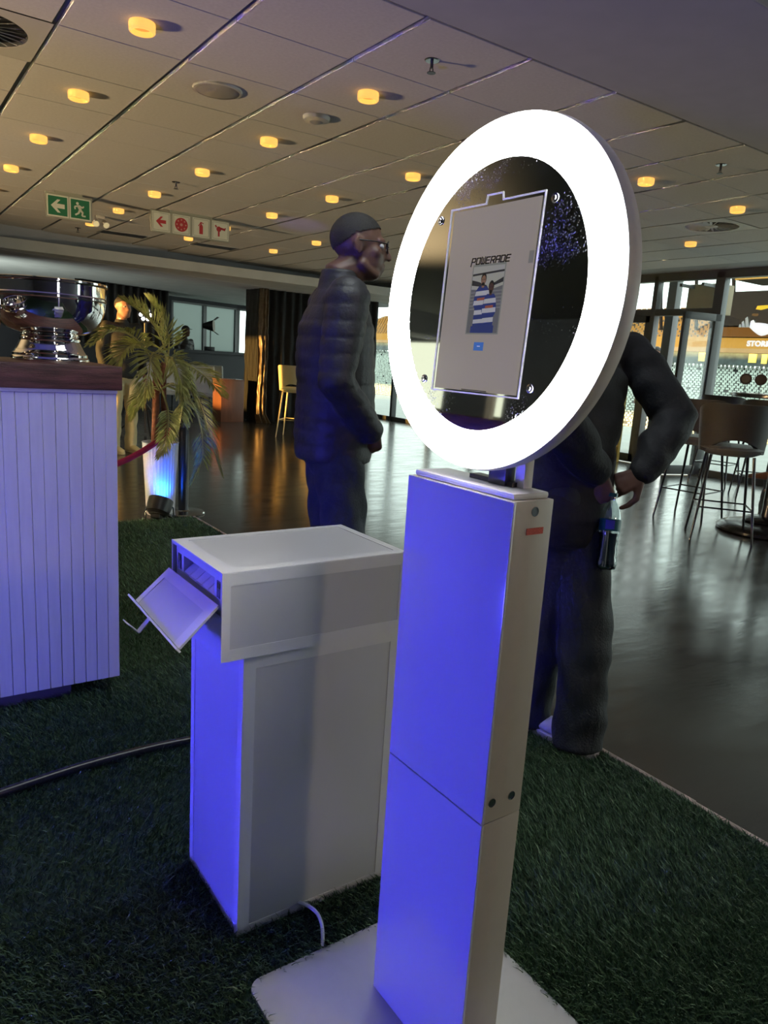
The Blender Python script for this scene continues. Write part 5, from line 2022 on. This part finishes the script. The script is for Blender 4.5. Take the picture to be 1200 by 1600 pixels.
def shoe(par, ank, d, m, sole_m, s=1.0):
    ank = Vector(ank)
    d = Vector((d[0], d[1], 0)).normalized()
    w = Vector((-d.y, d.x, 0))
    q = bmesh.new()
    secs = []
    for t, hw, h in ((-.075, .022, .055), (-.065, .034, .075), (-.03, .038, .095), (.02, .040, .092), (.07, .043, .070), (.12, .046, .052), (.16, .043, .042), (.19, .030, .030), (.203, .012, .020)):
        c = Vector((ank.x, ank.y, 0)) + d * t * s
        secs.append((c + Vector((0, 0, (0.020 + h * .5) * s)), w * hw * s, Vector((0, 0, h * .5 * s))))
    loft(q, secs, 16)
    o = finish('shoe', q, m, par, 60)
    q = bmesh.new()
    po = [(-.078, .0)] + [(t, hw) for t, hw in ((-.065, .036), (-.03, .040), (.02, .041), (.07, .045), (.12, .049), (.16, .046), (.19, .033), (.207, .010))]
    po = po + [(t, -hw) for t, hw in reversed(po[1:])]
    prism(q, [(t * s, v * s) for t, v in po], (ank.x, ank.y, 0.004), d, w, (0, 0, 1), 0.024 * s)
    finish('sole', q, sole_m, o, 40)


def person(label, base, face, H_=1.75, over=None, look=None, mats=None, voxel=0.008, jacket='plain', hands=None, hair='short', glasses=False, loose=1.0, sleeve=1.0, hsc=1.0, group=None, shoes=True, name='person'):
    base = Vector(base)
    fw = Vector((face[0], face[1], 0)).normalized()
    rt = Vector((fw.y, -fw.x, 0))
    s = H_ / 1.75
    t = thing(name, label, 'person', base, group)

    def W(a, b, c):
        return base + (rt * a + fw * b) * s + Vector((0, 0, c * s))
    J = dict(hipL=W(-.09, 0, .90), hipR=W(.09, 0, .90), knL=W(-.10, .02, .49), knR=W(.10, .02, .49), anL=W(-.105, -.02, .085), anR=W(.105, -.02, .085),
             shL=W(-.185, -.01, 1.405), shR=W(.185, -.01, 1.405), elL=W(-.245, -.03, 1.13), elR=W(.245, -.03, 1.13), wrL=W(-.235, .06, .90), wrR=W(.235, .06, .90),
             pelvis=W(0, 0, .95), waist=W(0, 0, 1.10), chest=W(0, .01, 1.28), neck=W(0, -.01, 1.46), head=W(0, .03, 1.628))
    for k, v in (over or {}).items():
        J[k] = Vector(v)
    J['look'] = Vector(look).normalized() if look is not None else fw
    mt = dict(skin=M['skin'], top=M['charcoal'], legs=M['jeans_blue'], hair=M['hair'], shoe=M['shoe_white'], sole=M['shoe_white'])
    mt.update(mats or {})
    torso_ax = (rt, fw)
    # --- body: one continuous skin surface
    q = bmesh.new()
    hs_ = hsc * s
    A, L = head(q, J['head'], J['look'], hs_)
    tube(q, [J['neck'] + Vector((0, 0, -.06 * s)), J['neck'] + Vector((0, 0, .03 * s)), J['head'] + A @ Vector((0, -.022, -.075)) * s], [.062 * s, .056 * s, .058 * s], 14)
    loft(q, [(J['pelvis'] + Vector((0, 0, -.10 * s)), rt * .10 * s, fw * .07 * s), (J['pelvis'], rt * .145 * s, fw * .10 * s), (J['waist'], rt * .13 * s, fw * .09 * s), (J['chest'], rt * .15 * s, fw * .10 * s), (J['neck'] + Vector((0, 0, -.06 * s)), rt * .12 * s, fw * .07 * s), (J['neck'], rt * .05 * s, fw * .05 * s)], 18)
    for S in 'LR':
        tube(q, [J['neck'] + Vector((0, 0, -.075 * s)), J['sh' + S]], [.045 * s, .046 * s], 12)
        tube(q, [J['sh' + S], J['el' + S], J['wr' + S]], [.046 * s, .036 * s, .024 * s], 12)
        tube(q, [J['hip' + S], J['kn' + S], J['an' + S]], [.07 * s, .048 * s, .034 * s], 12)
        hk = (hands or {}).get(S)
        if hk:
            hand(q, J['wr' + S], s=s, **hk)
        else:
            dd = (J['wr' + S] - J['el' + S]).normalized()
            hand(q, J['wr' + S], dd, rt * (-1 if S == 'L' else 1), 1 if S == 'L' else 1, [(18, 25, 15)] * 4, s=s)
    body = remeshed('body', q, min(voxel, 0.0055) if hands else voxel, mt['skin'], t, None, 2)
    # --- hair
    q = bmesh.new()
    bmesh.ops.create_uvsphere(q, u_segments=72, v_segments=56, radius=1.0)
    low = {'short': 0.10, 'crop': 0.18, 'cap': 0.25}.get(hair, 0.10)
    kill = []
    for v in q.verts:
        # hairline: high over the brow, low at the nape
        line = 0.52 * max(0, v.co.y) ** 1.2 - 0.62 * max(0, -v.co.y) ** 0.8 + low * (1 - abs(v.co.y))
        if v.co.z < line - 0.05:
            kill.append(v)
    bmesh.ops.delete(q, geom=kill, context='VERTS')
    th = {'crop': 1.012, 'long': 1.10}.get(hair, 1.045)
    for v in q.verts:
        v.co = L(v.co.x * .0765 * th, -0.012 + v.co.y * .099 * th, 0.032 + v.co.z * .091 * th)
    bmesh.ops.solidify(q, geom=q.faces, thickness=0.003)
    hr = finish('hair', q, mt['hair'], t, 60)
    if hair == 'cap':
        q = bmesh.new()
        loft(q, [(L(0, .07, .055), A @ Vector((.07, 0, 0)) * s, A @ Vector((0, 0, .006)) * s), (L(0, .15, .045), A @ Vector((.055, 0, 0)) * s, A @ Vector((0, 0, .005)) * s)], 16)
        finish('cap_peak', q, mt['hair'], hr, 60)
    # --- eyes
    for sg in (-1, 1):
        q = bmesh.new()
        ell(q, L(sg * .031, 0.0800, 0.004), .0125 * s, .0125 * s, .0105 * s, A, 12)
        e_ = finish('eye', q, M['eye'], t, 180)
        q = bmesh.new()
        ell(q, L(sg * .031, 0.0890, 0.004), .0055 * s, .0045 * s, .0055 * s, A, 10)
        finish('iris', q, M['ink'], e_, 180)
    if glasses:
        q = bmesh.new()
        for sg in (-1, 1):
            lo = []
            for k in range(25):
                a = 2 * PI * k / 24
                lo.append(L(sg * .034 + .027 * math.cos(a), 0.1085 - 0.006 * abs(math.cos(a)), 0.002 + .021 * math.sin(a)))
            tube(q, lo, .0022, 6, caps=False)
            tube(q, [L(sg * .061, 0.103, 0.010), L(sg * .078, 0.06, 0.014), L(sg * .086, -.005, 0.016)], .0021, 6)
        tube(q, [L(-.008, 0.110, 0.006), L(0, 0.1135, 0.008), L(.008, 0.110, 0.006)], .002, 6)
        g = finish('spectacles', q, M['spec'], t, 60)
        for sg in (-1, 1):
            q = bmesh.new()
            A2 = Matrix((A @ Vector((1, 0, 0)), A @ Vector((0, 0, 1)), A @ Vector((0, -1, 0)))).transposed()
            lathe(q, [(0, .0008), (.025, .0004), (.025, -.0004), (0, 0)], L(sg * .034, 0.1065, 0.002), 20, A2)
            finish('lens', q, M['lens'], g, 180)
    # --- top garment
    q = bmesh.new()
    th = 1.0 if jacket == 'plain' else 1.07
    up = Vector((0, 0, 1))
    hem = J['pelvis'] + up * (-.10 * s)
    loft(q, [(hem, rt * .172 * s * th, fw * .128 * s * th), (J['pelvis'], rt * .178 * s * th, fw * .135 * s * th), (J['waist'], rt * .172 * s * th, fw * .130 * s * th), (J['chest'] + up * (-.05 * s), rt * .180 * s * th, fw * .130 * s * th),
             (J['chest'] + up * (.05 * s), rt * .178 * s * th, fw * .122 * s * th), (J['neck'] + up * (-.075 * s), rt * .135 * s * th, fw * .092 * s * th), (J['neck'] + up * (-.015 * s), rt * .075 * s, fw * .072 * s), (J['neck'] + up * (.035 * s), rt * .066 * s, fw * .066 * s)], 28)
    for S in 'LR':
        tube(q, [J['neck'] + up * (-.08 * s), J['sh' + S]], [.060 * s * th, .066 * s * th], 14)
        mid = J['el' + S].lerp(J['wr' + S], 0.55)
        tube(q, [J['sh' + S], J['sh' + S].lerp(J['el' + S], .5), J['el' + S], mid, J['el' + S].lerp(J['wr' + S], 0.93)], [.070 * s * th, .066 * s * th * sleeve ** .5, .058 * s * th * sleeve, .052 * s * th * sleeve, .043 * s * th * sleeve ** .5], 16)
    remeshed('jacket' if jacket != 'plain' else 'sweatshirt', q, voxel, mt['top'], t, quilts(.0045, .055) if jacket == 'quilt' else wrinkles(.007, 14, 34, 1.3), 3)
    # --- trousers
    q = bmesh.new()
    loft(q, [(J['pelvis'] + up * (-.16 * s), rt * .10 * s, fw * .08 * s), (J['pelvis'] + up * (-.09 * s), rt * .160 * s, fw * .115 * s), (J['pelvis'] + up * (.04 * s), rt * .160 * s, fw * .115 * s), (J['pelvis'] + up * (.10 * s), rt * .145 * s, fw * .105 * s)], 24)
    for S in 'LR':
        hp, kn, an = J['hip' + S], J['kn' + S], J['an' + S]
        ft = Vector((an.x, an.y, 0.02))
        tube(q, [hp + up * (.02 * s), hp.lerp(kn, .5), kn, kn.lerp(an, .55), ft], [.094 * s, .086 * s * loose ** .4, .070 * s * loose, .068 * s * loose, .068 * s * loose], 18, caps=False)
    remeshed('trousers', q, voxel, mt['legs'], t, wrinkles(.008, 17, 26, 0.4), 3)
    if shoes:
        for S in 'LR':
            shoe(t, J['an' + S], (J.get('toe' + S) - J['an' + S]) if ('toe' + S) in J else fw, mt['shoe'], mt['sole'], s)
    return t, J


CR, CF = Vector((0.823, -0.568, 0)), Vector((0.578, 0.816, 0))     # image-right and away, along the floor

# man in the quilted jacket standing behind the printer cabinet, profile to the right
b1 = Vector((1.425, 2.37, 0))
f1 = (CR * 0.95 + CF * 0.25).normalized()
r1 = Vector((f1.y, -f1.x, 0))
Zu = Vector((0, 0, 1))
person('man in dark quilted jacket, jeans and glasses standing behind the printer cabinet', b1, f1, 1.80,
       over=dict(head=b1 + f1 * 0.060 + Zu * 1.642, neck=b1 - f1 * 0.005 + Zu * 1.520, chest=b1 - f1 * 0.01 + Zu * 1.31,
                 elR=b1 + r1 * 0.25 - f1 * 0.05 + Zu * 1.17, wrR=b1 + r1 * 0.165 + f1 * 0.11 + Zu * 0.99,
                 elL=b1 - r1 * 0.25 - f1 * 0.05 + Zu * 1.17, wrL=b1 - r1 * 0.165 + f1 * 0.11 + Zu * 0.99,
                 knR=b1 + r1 * 0.11 + f1 * 0.05 + Zu * 0.50, knL=b1 - r1 * 0.11 + f1 * 0.03 + Zu * 0.50),
       look=(CR * 0.985 + CF * 0.10), mats=dict(top=M['navy'], legs=M['jeans_blue'], skin=M['skin'], shoe=M['black'], sole=M['black']), voxel=0.008, jacket='quilt', glasses=True, hair='crop', hsc=0.92,
       hands=dict(R=dict(d=f1 * .15 - Zu * .8 - r1 * .75, n=r1, thumb=1, curls=[(25, 35, 25)] * 4), L=dict(d=f1 * .15 - Zu * .8 + r1 * .75, n=-r1, thumb=-1, curls=[(25, 35, 25)] * 4)))

# person with hands clasped behind the back, holding a bottle, beyond the booth
f2 = (-CR * 0.62 + CF * 0.78).normalized()
r2 = Vector((f2.y, -f2.x, 0))
b2 = Vector((1.93, 1.60, 0))


def at_d(px, py, d):
    v = CAM_F * 1147.4 + CAM_R * (px - 600) - CAM_U * (py - 800)
    return Vector((0, 0, 1.25)) + v * (d / 1147.4)


wR2, wL2 = at_d(1003, 742, 2.44), at_d(936, 742, 2.36)
person('person in dark sweatshirt and wide grey jeans, hands behind the back holding a bottle', b2, f2, 1.72,
       over=dict(elR=at_d(1056, 652, 2.52), wrR=wR2, shR=at_d(985, 548, 2.56), elL=at_d(868, 650, 2.20), wrL=wL2, shL=at_d(850, 540, 2.38),
                 anR=at_d(908, 1122, 2.46), knR=at_d(914, 985, 2.46), hipR=at_d(908, 838, 2.47), anL=at_d(826, 1090, 2.62), knL=at_d(846, 965, 2.56), hipL=at_d(866, 835, 2.48),
                 pelvis=at_d(884, 800, 2.47), waist=at_d(893, 715, 2.48), chest=at_d(910, 610, 2.49), neck=at_d(915, 515, 2.49), head=at_d(905, 425, 2.46)),
       mats=dict(top=M['charcoal'], legs=M['jeans_grey'], shoe=M['shoe_white'], sole=M['shoe_white']), voxel=0.008, loose=1.28, sleeve=1.35, hair='short',
       hands=dict(R=dict(d=-CR * 0.85 - Vector((0, 0, 1)) * 0.40 - CF * .1, n=-CF * 0.9 + Vector((0, 0, 1)) * .4, thumb=-1, curls=[(55, 25, 10), (95, 60, 30), (100, 70, 30), (100, 70, 30)], thumb_out=0.9),
                  L=dict(d=CR * 0.30 - Vector((0, 0, 1)) * 0.95 - CF * .05, n=-CF - CR * .2, thumb=1, curls=[(60, 70, 40), (65, 70, 40), (70, 70, 40), (75, 70, 40)])))


def bottle():
    top, bot = at_d(958, 772, 2.36), at_d(946, 890, 2.36)
    ax = (top - bot).normalized()
    Lb = (top - bot).length
    A = ax.to_track_quat('Z', 'Y').to_matrix()
    t = thing('drink_bottle', 'clear plastic bottle with teal label and dark drink held behind the back', 'bottle', bot)
    k = Lb / 0.245
    prof = [(0, .004), (.012, .003), (.020, 0), (.027, .003), (.031, .012), (.0315, .03), (.029, .045), (.0305, .06), (.0285, .075), (.0305, .09), (.029, .105), (.0315, .118), (.032, .125), (.032, .165), (.031, .172), (.027, .190), (.019, .210), (.0135, .222), (.0130, .236)]
    q = bmesh.new()
    lathe(q, [(r * k * 1.05, z * k) for r, z in prof], bot, 36, A)
    finish('shell', q, M['bottle'], t, 50)
    q = bmesh.new()
    pr = [(max(0, r - .0018), z + (.002 if z < .01 else 0)) for r, z in prof if z <= .12]
    lathe(q, [(r * k * 1.05, z * k) for r, z in pr] + [(0, .121 * k)], bot, 32, A)
    finish('drink', q, M['drink'], t, 50)
    q = bmesh.new()
    lathe(q, [(.0326 * k * 1.05, .126 * k), (.0327 * k * 1.05, .164 * k)], bot, 40, A)
    lb = finish('label', q, M['bottle_label'], t, 60)
    q = bmesh.new()
    cc = (bot - Vector((0, 0, 1.25)))
    u = (-CF - CR * 0.30)
    u = (u - ax * u.dot(ax)).normalized()
    sd = ax.cross(u)
    vs = []
    for a in np.linspace(-.42, .42, 6):
        for z in (.131, .160):
            vs.append(q.verts.new(bot + ax * z * k + (u * math.cos(a) + sd * math.sin(a)) * .0331 * k * 1.05))
    for i in range(5):
        q.faces.new((vs[2 * i], vs[2 * i + 2], vs[2 * i + 3], vs[2 * i + 1]))
    finish('label_patch', q, M['label_blue'], lb, 60)
    q = bmesh.new()
    lathe(q, [(0, .248 * k), (.0150 * k, .248 * k), (.0155 * k, .246 * k), (.0155 * k, .2362 * k), (0, .2362 * k)], bot, 24, A)
    finish('cap', q, M['bottle_label'], t, 40)


bottle()

# farther people
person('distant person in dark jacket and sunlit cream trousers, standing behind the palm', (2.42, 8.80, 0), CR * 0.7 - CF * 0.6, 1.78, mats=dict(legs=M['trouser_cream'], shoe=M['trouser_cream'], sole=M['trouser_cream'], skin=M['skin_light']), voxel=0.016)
person('distant silhouetted person in a cap behind the far bar', (5.92, 16.50, 0), CR * 0.8 - CF * 0.5, 1.74, mats=dict(top=M['black'], legs=M['black'], skin=M['skin']), voxel=0.016, hair='cap')
person('dark haired person in a beige top outside the glass doors', (10.95, 7.82, 0), -CR * 0.7 - CF * 0.6, 1.76, mats=dict(top=M['beige_cloth'], legs=M['charcoal'], skin=M['skin_light']), voxel=0.016)
# seated person at the tall table, only leg and side in the picture
b3 = Vector((6.95, 2.98, 0))
f3 = (-CR * 0.93 + CF * 0.30).normalized()
r3 = Vector((f3.y, -f3.x, 0))
person('seated person in dark clothes and tan shoes at the tall table, right edge', b3, f3, 1.75,
       over=dict(pelvis=b3 + Vector((0, 0, .86)), waist=b3 + Vector((0, 0, 1.0)), chest=b3 + f3 * .04 + Vector((0, 0, 1.18)), neck=b3 + f3 * .06 + Vector((0, 0, 1.37)), head=b3 + f3 * .10 + Vector((0, 0, 1.535)),
                 shL=b3 - r3 * .185 + f3 * .05 + Vector((0, 0, 1.31)), shR=b3 + r3 * .185 + f3 * .05 + Vector((0, 0, 1.31)), elL=b3 - r3 * .24 + f3 * .12 + Vector((0, 0, 1.06)), elR=b3 + r3 * .24 + f3 * .12 + Vector((0, 0, 1.06)),
                 wrL=b3 - r3 * .16 + f3 * .33 + Vector((0, 0, 1.20)), wrR=b3 + r3 * .16 + f3 * .33 + Vector((0, 0, 1.20)),
                 hipL=b3 - r3 * .09 + Vector((0, 0, .84)), hipR=b3 + r3 * .09 + Vector((0, 0, .84)), knL=b3 - r3 * .12 + f3 * .42 + Vector((0, 0, .80)), knR=b3 + r3 * .10 + f3 * .44 + Vector((0, 0, .84)),
                 anL=b3 - r3 * .12 + f3 * .36 + Vector((0, 0, .40)), anR=b3 + r3 * .02 + f3 * .50 + Vector((0, 0, .50))),
       mats=dict(top=M['charcoal'], legs=M['jeans_blue'], skin=M['skin_light']), voxel=0.012, shoes=False)
t = [o for o in bpy.data.objects if o.get('label', '').startswith('seated person')][0]
for (x_, z_) in ((-.12, .40), (.02, .50)):
    an = b3 + r3 * x_ + f3 * (.36 if x_ < 0 else .50) + Vector((0, 0, z_ - .05))
    q = bmesh.new()
    d_ = (f3 + Vector((0, 0, -.12))).normalized()
    secs = []
    for t_, hw, h in ((-.075, .022, .05), (-.06, .036, .075), (-.02, .040, .09), (.03, .042, .08), (.08, .045, .062), (.13, .044, .05), (.18, .032, .038), (.205, .014, .022)):
        secs.append((an + d_ * t_, r3 * hw, Vector((0, 0, h * .5))))
    loft(q, secs, 16)
    finish('shoe', q, M['shoe_brown'], t, 60)
# the stool that carries the seated person
dup(brown, (6.95, 2.98, 0), 'brown bar stool under the seated person at the right edge', math.radians(-200))
